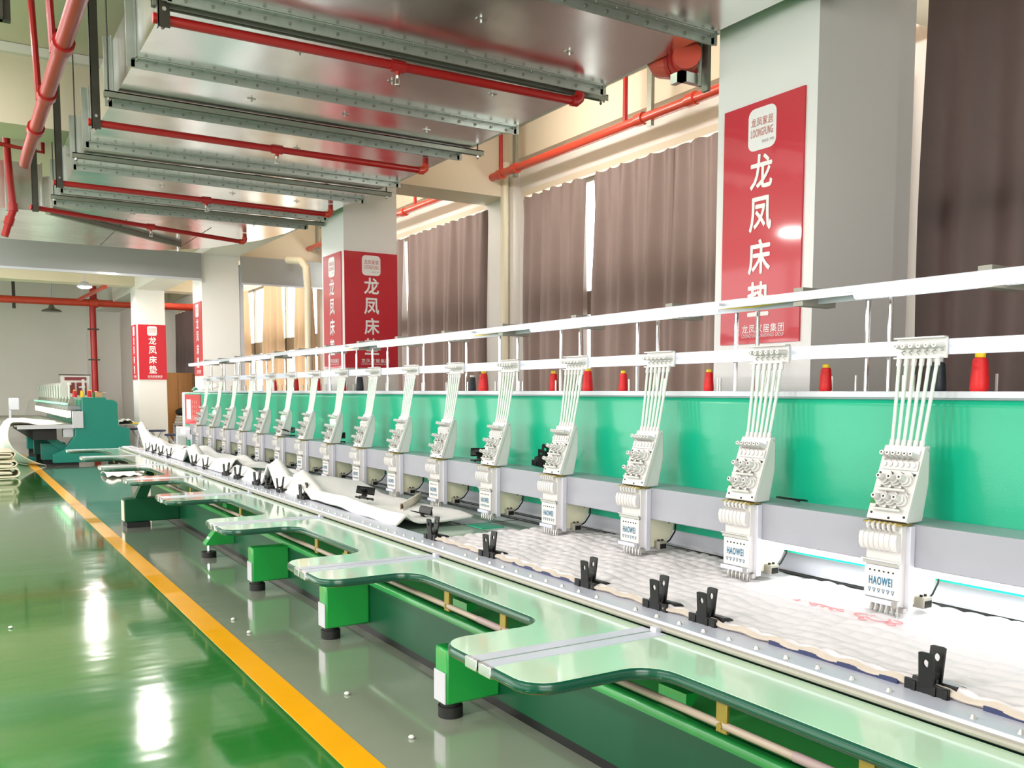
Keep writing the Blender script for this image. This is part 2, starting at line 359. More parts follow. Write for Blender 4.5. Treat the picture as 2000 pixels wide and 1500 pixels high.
# shutter boxes ----------------------------------------------------------
t = tag(build(MB().box(-7, 3.98, 17.25, 17.34, 3.62, 4.1), 'shutter_box', 'grey_box', None, (0, 17.3, 3.62)), 'long grey roller shutter box across the hall left of the third column', 'shutter box')
build(MB().box(-7, 3.98, 17.22, 17.25, 3.60, 3.64), 'bottom_rail', 'white_metal', t)
t = tag(build(MB().box(4.7, 6.38, 17.25, 17.34, 3.6, 4.1), 'shutter_box', 'grey_box', None, (5.5, 17.3, 3.6)), 'short grey roller shutter box between the third column and the windows', 'shutter box')
build(MB().box(4.7, 6.38, 17.22, 17.25, 3.58, 3.61), 'bottom_rail', 'white_metal', t)
t = thing('shutter_guide', (4.75, 17.6, 0), 'pale vertical shutter guide channel on the third column', 'channel')
build(MB().box(4.69, 4.76, 17.36, 17.42, 0, 3.95), 'channel', 'white_metal', t); build(MB().box(4.69, 4.85, 17.34, 17.44, 3.6, 3.9), 'end_box', 'white_metal', t)

# banners ----------------------------------------------------------------
def banner(face, x, y, w, label, z0=1.88, z1=3.25):
    """face 'y': on the -Y side of a column, x = centre; face 'x': on the -X side, y = centre"""
    h = z1-z0; d = .012
    if face == 'y':
        pl = MB().box(x-w/2, x+w/2, y-d, y, z0, z1); c = lambda du, z, e=.002: (x+du*w, y-d-e, z)
    else:
        pl = MB().box(x-d, x, y-w/2, y+w/2, z0, z1); c = lambda du, z, e=.002: (x-d-e, y-du*w, z)
    o = tag(build(pl, 'banner', 'banner', None, (x, y, z0)), label, 'banner', 'red banners on the columns')
    s = w/.68
    # rounded logo plate
    r = .045; hw, hh = .118*s, .118; zc = z1-.155
    q = arc(hw-r, hh-r, r, 0, 90, 4) + arc(-hw+r, hh-r, r, 90, 180, 4) + arc(-hw+r, -hh+r, r, 180, 270, 4) + arc(hw-r, -hh+r, r, 270, 360, 4)
    lp = MB()
    if face == 'y': lp.prism([(x+a, zc+b) for a, b in q], 'y', y-d-.003, y-d)
    else: lp.prism([(y-a, zc+b) for a, b in q], 'x', x-d-.003, x-d)
    lo = build(lp, 'logo_plate', 'print_white', o)
    tx = MB()
    put_text(tx, '龙凤家居', c(0, zc+.04, .005), .185*s, .05, face, .005); put_text(tx, 'LOONGFUNG', c(0, zc-.02, .005), .185*s, .045, face, .006)
    build(tx, 'lettering', 'print_red', lo)
    t2 = MB(); put_text(t2, 'SINCE 1993', c(.08, zc-.075, .005), .1*s, .016, face, 0.); build(t2, 'small_lettering', 'print_grey', lo)
    for i, chx in enumerate('龙凤床垫'):
        g = MB()
        for q_, (da, db) in enumerate(((0, 0), (-.026, 0), (.026, 0), (0, .004), (0, -.004))): put_text(g, chx, c(da*.19, z1-.395-.24*i+db, .002+.0002*q_), .185*s, .19, face, .004)
        build(g, 'letter', 'print_white', o)
    b = MB(); put_text(b, '龙凤家居集团', c(.06, z0+.085), .36*s, .05, face, .006); put_text(b, 'LOONGFUNG FURNISHINGS GROUP', c(.06, z0+.045), .36*s, .02, face, .0)
    build(b, 'lettering', 'print_white', o)
    return o
banner('x', 4.0, 3.765, .6, 'red banner on the aisle face of the nearest column')
banner('y', 4.34, YC[1], .68, 'bright red banner facing the camera on the second column')
banner('x', 4.0, YC[1]+.37, .6, 'red banner on the aisle face of the second column')
banner('x', 4.0, YC[2]+.37, .66, 'red banner on the aisle face of the third column')
banner('y', 4.36, YC[3], .66, 'small bright red banner on the farthest column facing the camera')
banner('x', 4.0, YC[3]+.37, .66, 'narrow red banner on the aisle face of the farthest column')

# ================================================================== AIR DUCT
ZD = 3.668; XL, XR = 1.07, 3.84
duct = thing('air_duct', (2.4, 6, ZD), 'wide galvanised air duct hung under the ceiling with bolted flanges', 'air duct')
FY = [-1.1, 0., 1.05, 2.1, 3.05, 4.05, 5.11, 6.23, 7.17, 8.45, 9.35, 10.5, 11.2]   # flange stations
secs = [-2.3] + FY + [11.9]
for a, b in zip(secs[:-1], secs[1:]):
    sec = MB().box(XL, XR, a+.004, b-.004, ZD, 4.06)
    s0 = build(sec, 'duct_section', 'galv', duct)
    ym = (a+b)/2
    for xx in (1.9, 2.6, 3.3):
        yy = ym + random.uniform(-.12, .12)
        build(MB().box(xx-.03, xx+.03, yy-.012, yy+.012, ZD-.004, ZD).cyl((xx, yy, ZD-.022), (xx, yy, ZD), .007, 6), 'insulation_pin', 'steel', s0)
# tapering end with the side branch
end = [(XL, 11.9), (XR, 11.9), (3.72, 12.6), (3.3, 13.7), (2.7, 14.35), (-1.5, 14.35), (-1.5, 12.0), (.98, 12.0)]
e = build(MB().prism(end, 'z', ZD, 4.06), 'end_section', 'galv', duct)
for i, (x0, x1, y0, y1) in enumerate(((1.9, 1.905, 12.0, 14.3), (2.9, 2.905, 12.0, 14.2), (.4, .405, 12.0, 14.3))):
    build(MB().box(x0, x1, y0, y1, ZD-.004, ZD), 'seam', 'dark_steel', e)
build(MB().box(.98, .995, 11.9, 12.0, ZD, 4.2).box(-1.5, .98, 11.985, 12.0, ZD+.0, 4.2), 'branch_panel', 'galv', duct)
build(MB().box(.62, .68, 11.93, 12.0, ZD-.03, 4.24), 'branch_flange', 'galv_dull', duct)
for y in FY:
    f = MB().box(XL-.03, XR+.03, y-.05, y+.05, ZD-.008, ZD-.001).box(XL-.03, XR+.03, y-.006, y+.006, ZD-.055, ZD-.008)
    f.box(XL-.008, XL-.001, y-.05, y+.05, ZD-.02, 4.1).box(XL-.055, XL-.008, y-.006, y+.006, ZD-.05, 4.1)
    f.box(XR+.001, XR+.008, y-.05, y+.05, ZD-.02, 4.1).box(XR+.008, XR+.055, y-.006, y+.006, ZD-.05, 4.1)
    fo = build(f, 'flange', 'galv_dull', duct)
    bt = MB()
    for i in range(20):
        xx = XL + .06 + (XR-XL-.12)*i/19
        bt.cyl((xx, y-.006, ZD-.032), (xx, y-.018, ZD-.032), .010, 6); bt.cyl((xx+.05, y-.03, ZD-.015), (xx+.05, y-.03, ZD-.008), .008, 6)
    bo = build(bt, 'bolts', 'galv_ch', fo); bo['kind'] = 'stuff'
for y in (3.2, 5.21, 6.95, 8.87, 10.86):
    ch = MB().box(.98, 3.98, y-.022, y+.022, ZD-.017, ZD-.009).box(.98, 3.98, y-.022, y-.018, ZD-.052, ZD-.009).box(.98, 3.98, y+.018, y+.022, ZD-.052, ZD-.009)
    h = build(ch, 'hanger_channel', 'galv_ch', duct)
    for x in (1.01, 3.93):
        build(MB().cyl((x, y, ZD-.08), (x, y, 4.945), .006, 6), 'hanger_rod', 'dark_steel', h)
        build(MB().cyl((x, y, ZD-.07), (x, y, ZD-.053), .013, 6), 'nut', 'chrome', h)
build(MB().prism([(1.0, 11.78), (1.05, 11.75), (2.84, 13.45), (2.80, 13.49)], 'z', ZD-.06, ZD-.003), 'brace_channel', 'galv_ch', duct)
build(MB().cyl((2.8, 13.46, ZD-.12), (2.8, 13.46, ZD), .02, 8), 'brace_bolt', 'chrome', duct)

# ------------------------------------------------------------------ sprinkler pipes
def pipe_thing(name, pts, r, label, m='red_pipe', couplings=(), drops=(), elbow=True):
    mid = pts[len(pts)//2]
    t = thing(name, mid, label, 'pipe', 'red sprinkler pipes')
    build(MB().tube(pts, r, 12), 'pipe', m, t)
    for c, d in couplings:
        c = Vector(c); d = Vector(d).normalized()
        build(MB().cyl(c-d*r*1.1, c+d*r*1.1, r*1.3, 12), 'coupling', m, t)
    return t
def spr_head(t, x, y, z, r):
    h = build(MB().cyl((x, y, z-r*.4), (x, y, z-.055), .016, 8).cyl((x-.045, y, z), (x+.045, y, z), r*1.35, 10), 'tee', 'red_pipe', t)
    build(MB().cyl((x, y, z-.055), (x, y, z-.075), .011, 8).cyl((x-.012, y, z-.07), (x-.012, y, z-.11), .003, 5).cyl((x+.012, y, z-.07), (x+.012, y, z-.11), .003, 5).cyl((x, y, z-.11), (x, y, z-.114), .02, 8), 'sprinkler', 'steel', h)
BR = [((.98, 5.19), (3.70, 5.14)), ((.93, 7.40), (3.67, 7.43)), ((.90, 9.68), (3.67, 9.80)), ((.80, 11.1), (3.37, 12.17))]
WH = ['nearest', 'second', 'third', 'farthest']
for i, ((xa, ya), (xb, yb)) in enumerate(BR):
    z = 3.55; r = .027
    pts = [(xa, ya, z), (xb-.05, yb, z), (xb-.015, yb, z+.012), (xb, yb, z+.05), (xb, yb, z+.11)]
    t = pipe_thing('sprinkler_pipe', pts, r, '%s red sprinkler branch pipe running across under the duct' % WH[i])
    build(MB().tube([(xb-.07, yb, z), (xb-.03, yb, z), (xb-.005, yb, z+.02), (xb, yb, z+.055)], r*1.3, 12), 'elbow', 'orange_pipe' if i else 'red_pipe', t)
    k = .51; spr_head(t, xa+(xb-xa)*k, ya+(yb-ya)*k, z, r)
    hx = xa+.05
    h = build(MB().box(hx-.03, hx+.03, ya-.04, ya-.034, z-.05, 4.945).box(hx-.03, hx-.025, ya-.04, ya+.0, z-.05, 4.945), 'hanger', 'dark_steel', t)
    build(MB().tube([(hx, ya-.03, z-.045), (hx, ya+.01, z-.04), (hx, ya+.035, z), (hx, ya+.01, z+.04), (hx, ya-.03, z+.045)], .008, 6), 'clamp', 'dark_steel', h)
    build(MB().cyl((hx, ya-.05, z+.04), (hx, ya-.03, z+.04), .012, 6), 'bolt', 'chrome', h)
# long main above the aisle
t = pipe_thing('sprinkler_main', [(.73, 1.0, 3.9), (.73, 10.3, 3.9), (.73, 10.55, 3.88)], .055, 'thick red sprinkler main running lengthways high beside the duct', couplings=[((.73, y, 3.9), (0, 1, 0)) for y in (5.1, 6.9, 8.1, 9.2)])
for y in (5.9, 7.2, 8.4):
    build(MB().cyl((.70, y, 3.93), (.66, y, 4.945), .025, 8), 'riser', 'red_pipe', t)
t = pipe_thing('drop_pipe', [(.61, 11.5, 4.945), (.63, 11.5, 4.1), (.665, 11.5, 3.60), (.66, 11.5, 3.56), (.62, 11.5, 3.45), (.57, 11.5, 3.28)], .038, 'red drop pipe hanging in front of the side duct branch', couplings=[((.664, 11.5, 3.60), (0, 0, 1)), ((.62, 11.5, 3.45), (.3, 0, 1))])
t = pipe_thing('drop_pipe', [(.48, 11.2, 4.2), (.95, 11.2, 4.16), (.95, 11.2, 4.9)], .025, 'thin red cross pipe above the side duct branch')
# wall pipe
wp = pipe_thing('wall_pipe', [(6.05, 2, 4.33), (6.05, 17.6, 4.36), (6.05, 17.75, 4.4), (6.05, 17.78, 4.94)], .05, 'long red sprinkler pipe running along above the curtains', 'orange_pipe', couplings=[((6.05, y, 4.345), (0, 1, 0)) for y in (6.6, 7.35, 9.75, 10.1, 11.4, 13.0)])
for y in (7.6, 10.1, 12.6): build(MB().cyl((6.05, y, 4.36), (6.05, y, 4.945), .026, 8), 'riser', 'red_pipe', wp)
for y in (7.2, 9.75, 16.9): build(MB().box(6.03, 6.07, y-.035, y+.035, 4.24, 4.945), 'hanger', 'galv_ch', wp)
# far pipes
fm = pipe_thing('far_pipe', [(-6, 28, 4.02), (6.2, 28, 4.05)], .1, 'thick red main crossing in front of the far wall', 'orange_pipe', couplings=[((3.5, 28, 4.04), (1, 0, 0))])
build(MB().tube([(3.47, 28, 4.0), (3.47, 28, 0)], .085, 12), 'riser', 'red_pipe', fm)
for z in (3.3, 2.45): build(MB().box(3.33, 3.61, 27.9, 28.1, z, z+.03), 'clamp', 'dark_steel', fm)
build(MB().box(1.5, 1.58, 27.97, 28.03, 3.8, 4.945), 'hanger', 'dark_steel', fm)
build(MB().tube([(3.1, 28.0, 4.1), (3.35, 24.6, 4.16)], .05, 8), 'branch', 'orange_pipe', fm)
build(MB().tube([(3.5, 28, 4.1), (3.5, 28, 4.9)], .09, 8), 'upper_riser', 'red_pipe', fm)
t = pipe_thing('drop_pipe', [(5.1, 26, 4.945), (5.12, 26, 4.32), (5.7, 26, 4.5), (5.7, 26, 4.9)], .04, 'small red pipe loop under the ceiling beyond the farthest column')
# capped elbow on its channel beside the near column
t = thing('pipe_elbow', (3.95, 4.3, 3.62), 'fat orange red pipe elbow on a steel channel beside the nearest column', 'pipe fitting')
build(MB().tube([(3.86, 4.26, 3.63), (3.93, 4.33, 3.64), (3.97, 4.44, 3.655), (3.97, 4.60, 3.70), (3.96, 4.68, 3.80)], [.085, .1, .105, .1, .085], 16), 'elbow', 'orange_pipe', t)
build(MB().tube([(3.925, 4.33, 3.64), (3.945, 4.37, 3.645)], .113, 16).tube([(3.965, 4.42, 3.652), (3.972, 4.46, 3.658)], .112, 16), 'coupling', 'red_pipe', t)
build(MB().cyl((3.86, 4.37, 3.66), (3.86, 4.37, 3.70), .012, 6), 'bolt', 'chrome', t)
build(MB().box(3.80, 3.99, 4.24, 4.28, 3.46, 3.52).box(3.80, 3.84, 4.24, 4.34, 3.46, 3.52), 'channel', 'galv', t)
build(MB().cyl((3.93, 4.22, 3.44), (3.93, 4.22, 4.94), .012, 6).box(3.972, 3.998, 4.2, 4.25, 3.42, 3.9), 'hanger', 'galv_ch', t)
# dark bracket at the very top left
t = thing('pipe_hanger', (.35, 6, 3.7), 'dark steel hanger hanging at the upper corner of the view', 'hanger')
build(MB().box(.31, .37, 5.95, 6.0, 3.66, 4.945).box(.31, .33, 5.9, 6.0, 3.66, 4.945), 'bar', 'dark_steel', t)
# plastic downpipes
t = thing('downpipe', (6.24, 10.32, 0), 'cream plastic downpipe on the pier between the curtains', 'pipe')
build(MB().cyl((6.24, 10.32, 0), (6.24, 10.32, 4.5), .055, 12), 'pipe', 'pvc', t)
build(MB().cyl((6.24, 10.32, 4.42), (6.24, 10.32, 4.55), .075, 12), 'collar', 'pvc', t)
t = thing('downpipe', (5.75, 16.6, 0), 'cream plastic downpipe with an elbow behind the second column', 'pipe')
build(MB().tube([(5.75, 16.6, 0), (5.75, 16.6, 3.5), (5.72, 16.6, 3.9), (5.66, 16.7, 4.02), (5.5, 17.0, 4.06)], .07, 12), 'pipe', 'pvc', t)
for x, y in PANELS:
    t = thing('panel_lamp', (x, y, 4.83), 'flat ceiling panel lamp over the aisle, %s of the row %s the duct' % (ordn(round((y+1.5)/3.5)), 'next to' if x > -1 else 'farther from'), 'lamp', 'panel lamps over the aisle')
    build(MB().box(x-.32, x+.32, y-.62, y+.62, 4.82, 4.945), 'housing', 'white_metal', t)
for y in BATT:
    t = thing('batten_lamp', (4.75, y, 4.5), 'slim batten lamp fixed behind the long ceiling beam, %s from the near end' % ordn(BATT.index(y)), 'lamp', 'batten lamps behind the beam')
    build(MB().box(4.685, 4.83, y-.76, y+.76, 4.44, 4.56), 'housing', 'white_metal', t)
# lamps
LW = ['bright round high bay lamp under the end of the duct', 'bright round high bay lamp beyond the shutter box']
for i, (x, y, z) in enumerate(LAMPS):
    t = thing('ceiling_lamp', (x, y, z), LW[i] if i < 2 else 'round high bay lamp over the open aisle, %s of its row' % ordn([5, 2.5, 9, 15.5, 24].index(y)-1 if y != 5 else 0), 'lamp', 'high bay lamps')
    build(MB().lathe([(.03, .13), (.09, .1), (.165, .03), (.17, .0)], (x, y, z), 20), 'housing', 'white_metal', t)
    build(MB().lathe([(.0, -.055), (.08, -.045), (.14, -.02), (.16, 0)], (x, y, z), 20), 'diffuser', 'lamp', t)
    build(MB().cyl((x, y, z+.12), (x, y, 4.945), .008, 6), 'stem', 'white_metal', t)
    l = area('lamp_light', (x, y, z-.07), (0, 0, 0), .32, .32, LAMPW[i], (1, .96, .9), 'DISK')
t = thing('pendant_lamp', (2.47, 28.3, 3.9), 'unlit pendant lamp with a flared grey shade before the far wall', 'lamp')
build(MB().lathe([(.27, -.07), (.22, -.02), (.09, .02), (.06, .1), (.02, .14)], (2.47, 28.3, 3.85), 16), 'shade', 'galv_ch', t)
build(MB().cyl((2.47, 28.3, 3.95), (2.47, 28.3, 4.945), .02, 6), 'stem', 'white_metal', t)

# ================================================================== EMBROIDERY MACHINE
H0, HP, NH = 2.058, .7175, 16
HY = [H0 + HP*k for k in range(NH)]
mc = thing('embroidery_machine', (2.9, 8, 0), 'long green and white multi head embroidery machine along the column row', 'embroidery machine')
Y0, Y1 = .4, 14.45
# base beam
bb = MB().prism([(2.29, .05), (2.29, .352)] + [(2.29+.018-.018*math.cos(a), .352+.018*math.sin(a)) for a in (.5, 1.0, 1.57)] + [(2.34, .37), (2.34, .05)], 'y', -.5, 13.2)
build(bb, 'base_beam', 'beam_green', mc)
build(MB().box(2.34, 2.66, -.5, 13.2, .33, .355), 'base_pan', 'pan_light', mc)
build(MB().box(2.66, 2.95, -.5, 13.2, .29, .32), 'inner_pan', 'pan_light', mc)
build(MB().box(2.66, 3.4, -.5, 13.2, .02, .3), 'inner_frame', 'rubber', mc)
for y in (.9, 2.55, 4.3, 6.0, 7.7, 9.4): build(MB().prism([(2.36, .355), (2.42, .42), (2.42, .44), (2.36, .44)], 'y', y, y+.16), 'gusset', 'bright_green', mc)
for y in (3.83, 5.5, 7.17):
    s = build(MB().box(1.99, 2.292, y, y+.125, .075, .352), 'support_block', 'bright_green', mc, bevel=.012)
    build(MB().box(1.982, 1.99, y+.004, y+.121, .08, .235), 'cover_plate', 'white_metal', s, bevel=.002)
    build(MB().cyl((2.045, y+.065, 0), (2.045, y+.065, .055), .062, 20).cyl((2.045, y+.065, .05), (2.045, y+.065, .08), .05, 16), 'foot', 'rubber', s)
# adjustable triangular foot
s = build(MB().prism([(2.02, .14), (2.12, .27), (2.29, .27), (2.29, .12), (2.02, .12)], 'y', 8.86, 8.98), 'foot_bracket', 'bright_green', mc, bevel=.004)
build(MB().cyl((2.06, 8.92, .05), (2.06, 8.92, .2), .015, 10), 'screw', 'chrome', s)
build(MB().cyl((2.06, 8.92, 0), (2.06, 8.92, .055), .07, 20), 'foot', 'rubber', s)
build(MB().box(2.30, 2.34, -.5, 13.2, 0, .052), 'skirt', 'black', mc)  # black strip standing in for the shadow under the beam, not a part
build(MB().prism([(2.283, .335), (2.281, .36)] + [(2.299-.018*math.cos(a), .36+.016*math.sin(a)) for a in (.5, 1.0, 1.57)] + [(2.318, .376), (2.32, .37), (2.32, .335)], 'y', -.5, 13.2), 'beam_lip', 'pan_green', mc)  # strip added to carry the painted highlight along the beam edge
# long outrigger with its diagonal brace
s = build(MB().box(1.675, 2.292, 11.35, 11.55, .06, .335), 'outrigger', 'beam_green', mc, bevel=.01)
build(MB().box(1.668, 1.676, 11.36, 11.54, .075, .31), 'cover_plate', 'cream', s)
build(MB().box(1.69, 1.95, 11.3, 11.6, 0, .06), 'foot', 'rubber', s)
build(MB().prism([(1.80, .335), (1.93, .335), (2.08, .72), (1.97, .72)], 'y', 11.38, 11.52), 'brace', 'beam_green', s)
build(MB().cyl((1.87, -.3, .635), (1.87, 13, .635), .0125, 12), 'guard_pipe', 'pipe_grey', mc)
for k, y in enumerate((.05, 1.05, 2.75, 4.5, 6.2, 7.9)):
    build(MB().cyl((1.87, y, .635), (1.87, y+.55, .635), .0145, 12), 'pipe_sleeve', 'print_grey', mc)
# bed below the heads
bed = build(MB().box(2.262, 3.62, Y0, Y1, .715, .752), 'bed', 'bed', mc)
for y in (5.05, 6.9, 9.0, 11.1): build(MB().box(2.262, 3.3, y, y+.008, .752, .7535), 'seam', 'dark_steel', bed)
for y in HY: build(MB().box(2.76, 2.92, y-.1, y+.1, .752, .757), 'needle_plate', 'panel', bed)
build(MB().box(2.74, 2.746, Y0, Y1, .752, .7535), 'long_seam', 'dark_steel', bed)
# rear body
r = .028
bp_ = [(3.10, .90), (3.10, 1.572-r)] + [(3.10+r-r*math.cos(a), 1.572-r+r*math.sin(a)) for a in (.4, .8, 1.2, 1.57)] + [(3.62, 1.572), (3.62, .90)]
body = build(MB().prism(bp_, 'y', .3, 14.9), 'rear_body', 'panel', mc)
build(MB().box(3.3, 3.6, .3, 14.4, .05, .715), 'lower_body', 'teal', mc)
build(MB().box(3.2, 3.6, .3, 14.4, .752, .90), 'rear_plinth', 'white_metal', mc)
for z, x in ((.80, 3.14), (.775, 3.10)): build(MB().cyl((x, .4, z), (x, 14.2, z), .008, 8), 'drive_rod', 'black', mc)
build(MB().box(3.108, 3.64, .3, 14.2, 1.578, 1.603).box(3.13, 3.6, .3, 14.2, 1.57, 1.58), 'cap_rail', 'white_metal', mc, bevel=.003)
build(MB().box(3.09, 3.64, 14.74, 14.92, 1.0, 1.58), 'end_trim', 'white_metal', body, bevel=.02)
po = build(MB().box(3.088, 3.1, 13.68, 14.7, 1.09, 1.545), 'poster', 'banner', body)
build(MB().box(3.084, 3.088, 14.28, 14.56, 1.17, 1.47), 'poster_panel', 'print_white', po)
pb = MB()
for i in range(4):
    for j in range(3): pb.box(3.084, 3.088, 13.85+.13*j, 13.93+.13*j, 1.2+.07*i, 1.245+.07*i)
for o_ in (build(pb, 'poster_print', 'print_red', po),): o_['kind'] = 'stuff'
# end cabinet
ec = build(MB().box(2.9, 3.5, 13.45, 14.5, .3, 1.06), 'end_cabinet', 'white_metal', mc, bevel=.015)
build(MB().box(2.885, 2.9, 13.72, 14.3, .42, .93), 'cabinet_door', 'grey_box', ec, bevel=.004)
build(MB().box(2.886, 2.9, 13.5, 13.68, .45, .9), 'side_panel', 'panel', ec)
build(MB().box(2.882, 2.9, 13.75, 14.05, .96, 1.03), 'label_plate', 'print_white', ec)
# needle beam covers
for k in range(-2, NH):
    ya = H0 + HP*k + .09; yb = ya + HP - .006
    if k == NH-1: yb = ya + .6
    build(MB().box(2.90, 3.098, ya, yb, .976, 1.13), 'beam_cover', 'beam_paint', mc, bevel=.004)
# thread guide rail, posts, lamp rail
build(MB().box(3.03, 3.045, .3, 13.25, 1.735, 1.79), 'guide_rail', 'alu', mc)
for k in range(-2, NH):
    y = H0 + HP*k + .317
    for x in (3.135, 3.275): build(MB().cyl((x, y, 1.603), (x, y, 1.985), .0095, 8), 'post', 'chrome', mc)
    build(MB().box(3.045, 3.14, y-.012, y+.012, 1.75, 1.775), 'post_clamp', 'alu', mc)
lr = build(MB().box(2.996, 3.004, .3, 13.2, 1.976, 2.012).box(3.004, 3.10, .3, 13.2, 1.992, 1.996).box(3.10, 3.106, .3, 13.2, 1.965, 1.996), 'lamp_rail', 'white_metal', mc)
for k in range(16):
    y = 1.02 + .8*k
    build(MB().box(3.006, 3.21, y-.025, y+.025, 1.955, 2.03), 'cross_arm', 'grey_trim', mc)
    if k % 3 != 1: build(MB().tube([(3.05, y+.1, 1.985), (3.04, y+.3, 1.975), (3.06, y+.5, 1.985)], .004, 5), 'wire', 'cone_yellow', lr)
# cone spindles
rnd = random.Random(3)
for k in range(-1, NH-1):
    for j in range(4):
        sy = HY[0]+HP*k+.12+.15*j+rnd.uniform(-.03, .03)
        build(MB().cyl((3.17+.1*(j % 2), sy, 1.603), (3.17+.1*(j % 2), sy, 1.668), .0055, 6), 'spindle', 'steel', mc)
# tube lights
for k in range(6):
    a = .78 + 2.29*k; b = a + 1.53
    t = thing('tube_light', (2.99, (a+b)/2, 1.96), '%s lit tube light under the white lamp rail, counted from the camera end' % ordn(k), 'tube light', 'tube lights along the lamp rail')
    build(MB().cyl((2.975, a, 1.972), (2.975, b, 1.972), .017, 12), 'tube', 'led', t)
    build(MB().box(2.962, 2.996, a-.04, b+.04, 1.985, 1.997), 'batten', 'white_metal', t)
t = thing('tube_light', (3.02, 1.7, .93), 'glaring work light tube under the needle beam over the white quilt', 'tube light', 'tube lights under the needle beam')
build(MB().cyl((3.02, .6, .94), (3.02, 2.70, .94), .013, 12), 'tube', 'led_hot', t)
build(MB().box(3.0, 3.05, .58, 2.72, .953, .974), 'batten', 'white_metal', t)

# ------------------------------------------------------------------ embroidery heads
def make_head():
    yc = HY[0]; X = 2.85
    t = thing('embroidery_unit', (X, yc, .8), 'head', 'embroidery head', 'embroidery heads along the needle beam')
    y0, y1 = yc-.082, yc+.082
    # tilted tension box on top
    P = lambda k, d=0.: (X + .095*k - d*.94, 1.141 + .264*k + d*.34)      # k along the sloped face, d outwards
    hs = build(MB().prism([(X+.02, 1.141), (X+.115, 1.405), (2.985, 1.385), (2.985, 1.27), (2.955, 1.135), (X+.03, 1.133)], 'y', yc-.076, yc+.076), 'tension_housing', 'white_plastic', t, bevel=.005)
    a, b, c, d = P(0), P(1), P(1, -.02), P(0, -.02)
    pl = build(MB().prism([a, b, (b[0]+.03, b[1]+.004), (b[0]+.03, b[1]-.016), c, d], 'y', y0, y1), 'tension_plate', 'white_plastic', t, bevel=.003)
    a, b = P(.88, .004), P(.95, .004)
    build(MB().prism([P(.88), P(.95), P(.95, .006), P(.88, .006)], 'y', yc-.072, yc+.055), 'slot_strip', 'white_metal', pl)
    a, b = P(.66), P(.78)
    build(MB().prism([P(.67), P(.80), P(.80, .008), P(.67, .008)], 'y', yc-.078, yc+.065), 'guide_strip', 'white_plastic', pl, bevel=.003)
    pegs = []
    for i in range(6):
        y = yc - .062 + .0235*i
        p = P(.855); q = P(.855, .045); mbx = MB().cyl((p[0], y, p[1]), (q[0], y, q[1]), .011, 10, .0085)
        pg = build(mbx, 'guide_peg', 'white_plastic', pl)
        e = P(.855, .0455); build(MB().cyl((q[0], y, q[1]), (e[0], y, e[1]), .0036, 6), 'hole', 'black', pl)
        p = P(.735, .008); q = P(.735, .014); build(MB().cyl((p[0], y, p[1]), (q[0], y, q[1]), .010, 10), 'disc', 'white_plastic', pl)
        p = P(.82); q = P(.80, .02); build(MB().tube([(p[0], y, p[1]), (q[0], y, q[1]), (P(.78)[0], y, P(.78)[1])], .0018, 5), 'wire_loop', 'steel', pl)
    for kk in (.53, .265):
        for i in range(3):
            y = yc - .05 + .042*i
            prof = [(0, .021), (.012, .021), (.014, .016), (.026, .017), (.03, .0125), (.052, .011), (.058, .009)]
            build(MB().tube([(P(kk, d)[0], y, P(kk, d)[1]) for d, r in prof], [r for d, r in prof], 14), 'tension_knob', 'white_plastic', pl)
            build(MB().cyl((P(kk, .058)[0], y, P(kk, .058)[1]), (P(kk, .0588)[0], y, P(kk, .0588)[1]), .0045, 6), 'hole', 'black', pl)
            build(MB().tube([(P(kk+.05, .004)[0], y-.02, P(kk+.05, .004)[1]), (P(kk+.11, .012)[0], y-.012, P(kk+.11, .012)[1]), (P(kk+.09, .012)[0], y-.026, P(kk+.09, .012)[1])], .002, 5), 'spring', 'steel', pl)
            build(MB().cyl((P(kk-.1)[0], y+.012, P(kk-.1)[1]), (P(kk-.1, .02)[0], y+.012, P(kk-.1, .02)[1]), .006, 6), 'guide_stud', 'steel', pl)
        p = P(kk-.135, .018); build(MB().box(p[0]-.003, p[0]+.003, yc-.06, yc+.062, p[1]-.004, p[1]+.004), 'thread_bar', 'steel', pl)
    for k_, yy in ((.62, .07), (.62, -.07), (.08, .065), (.06, -.07), (.62, 0.02), (.03, -.01)):
        p, q = P(k_), P(k_, .003); build(MB().cyl((p[0], yc+yy, p[1]), (q[0], yc+yy, q[1]), .0045, 6), 'screw', 'black', pl)
    build(MB().prism([P(.2), P(.27), P(.27, .002), P(.2, .002)], 'y', yc+.06, yc+.08), 'sticker', 'green_sticker', pl)
    # needle case
    cs = build(MB().box(X-.004, X+.035, yc-.07, yc+.074, .835, 1.128), 'needle_case', 'white_plastic', t, bevel=.003)
    build(MB().box(X-.02, X+.04, yc-.082, yc+.08, 1.128, 1.134), 'case_top', 'brass', cs)
    g = MB().prism([(X-.004, 1.10), (X-.03, 1.095), (X-.036, 1.075), (X-.034, 1.05), (X-.024, 1.033), (X-.004, 1.03)], 'y', yc-.068, yc+.086)
    gd = build(g, 'take_up_guard', 'white_plastic', t, bevel=.003)
    for i in range(6):
        y = yc + .066 - .0215*i
        build(MB().prism([(X-.004, 1.10), (X-.034, 1.096), (X-.040, 1.075), (X-.038, 1.048), (X-.027, 1.031), (X-.004, 1.03)], 'y', y-.0012, y+.0012), 'guard_fin', 'white_plastic', gd)
        build(MB().tube([(X, y-.01, 1.10), (X-.022, y-.01, 1.112), (X-.026, y-.01, 1.125), (X-.012, y-.01, 1.131)], .006, 6), 'take_up_lever', 'white_plastic', gd)
    rl = build(MB().box(X-.014, X-.004, yc-.074, yc+.08, .976, .99), 'thread_rail', 'steel', t)
    build(MB().cyl((X-.016, yc-.072, .992), (X-.016, yc+.084, .992), .004, 6), 'rail_rod', 'steel', rl)
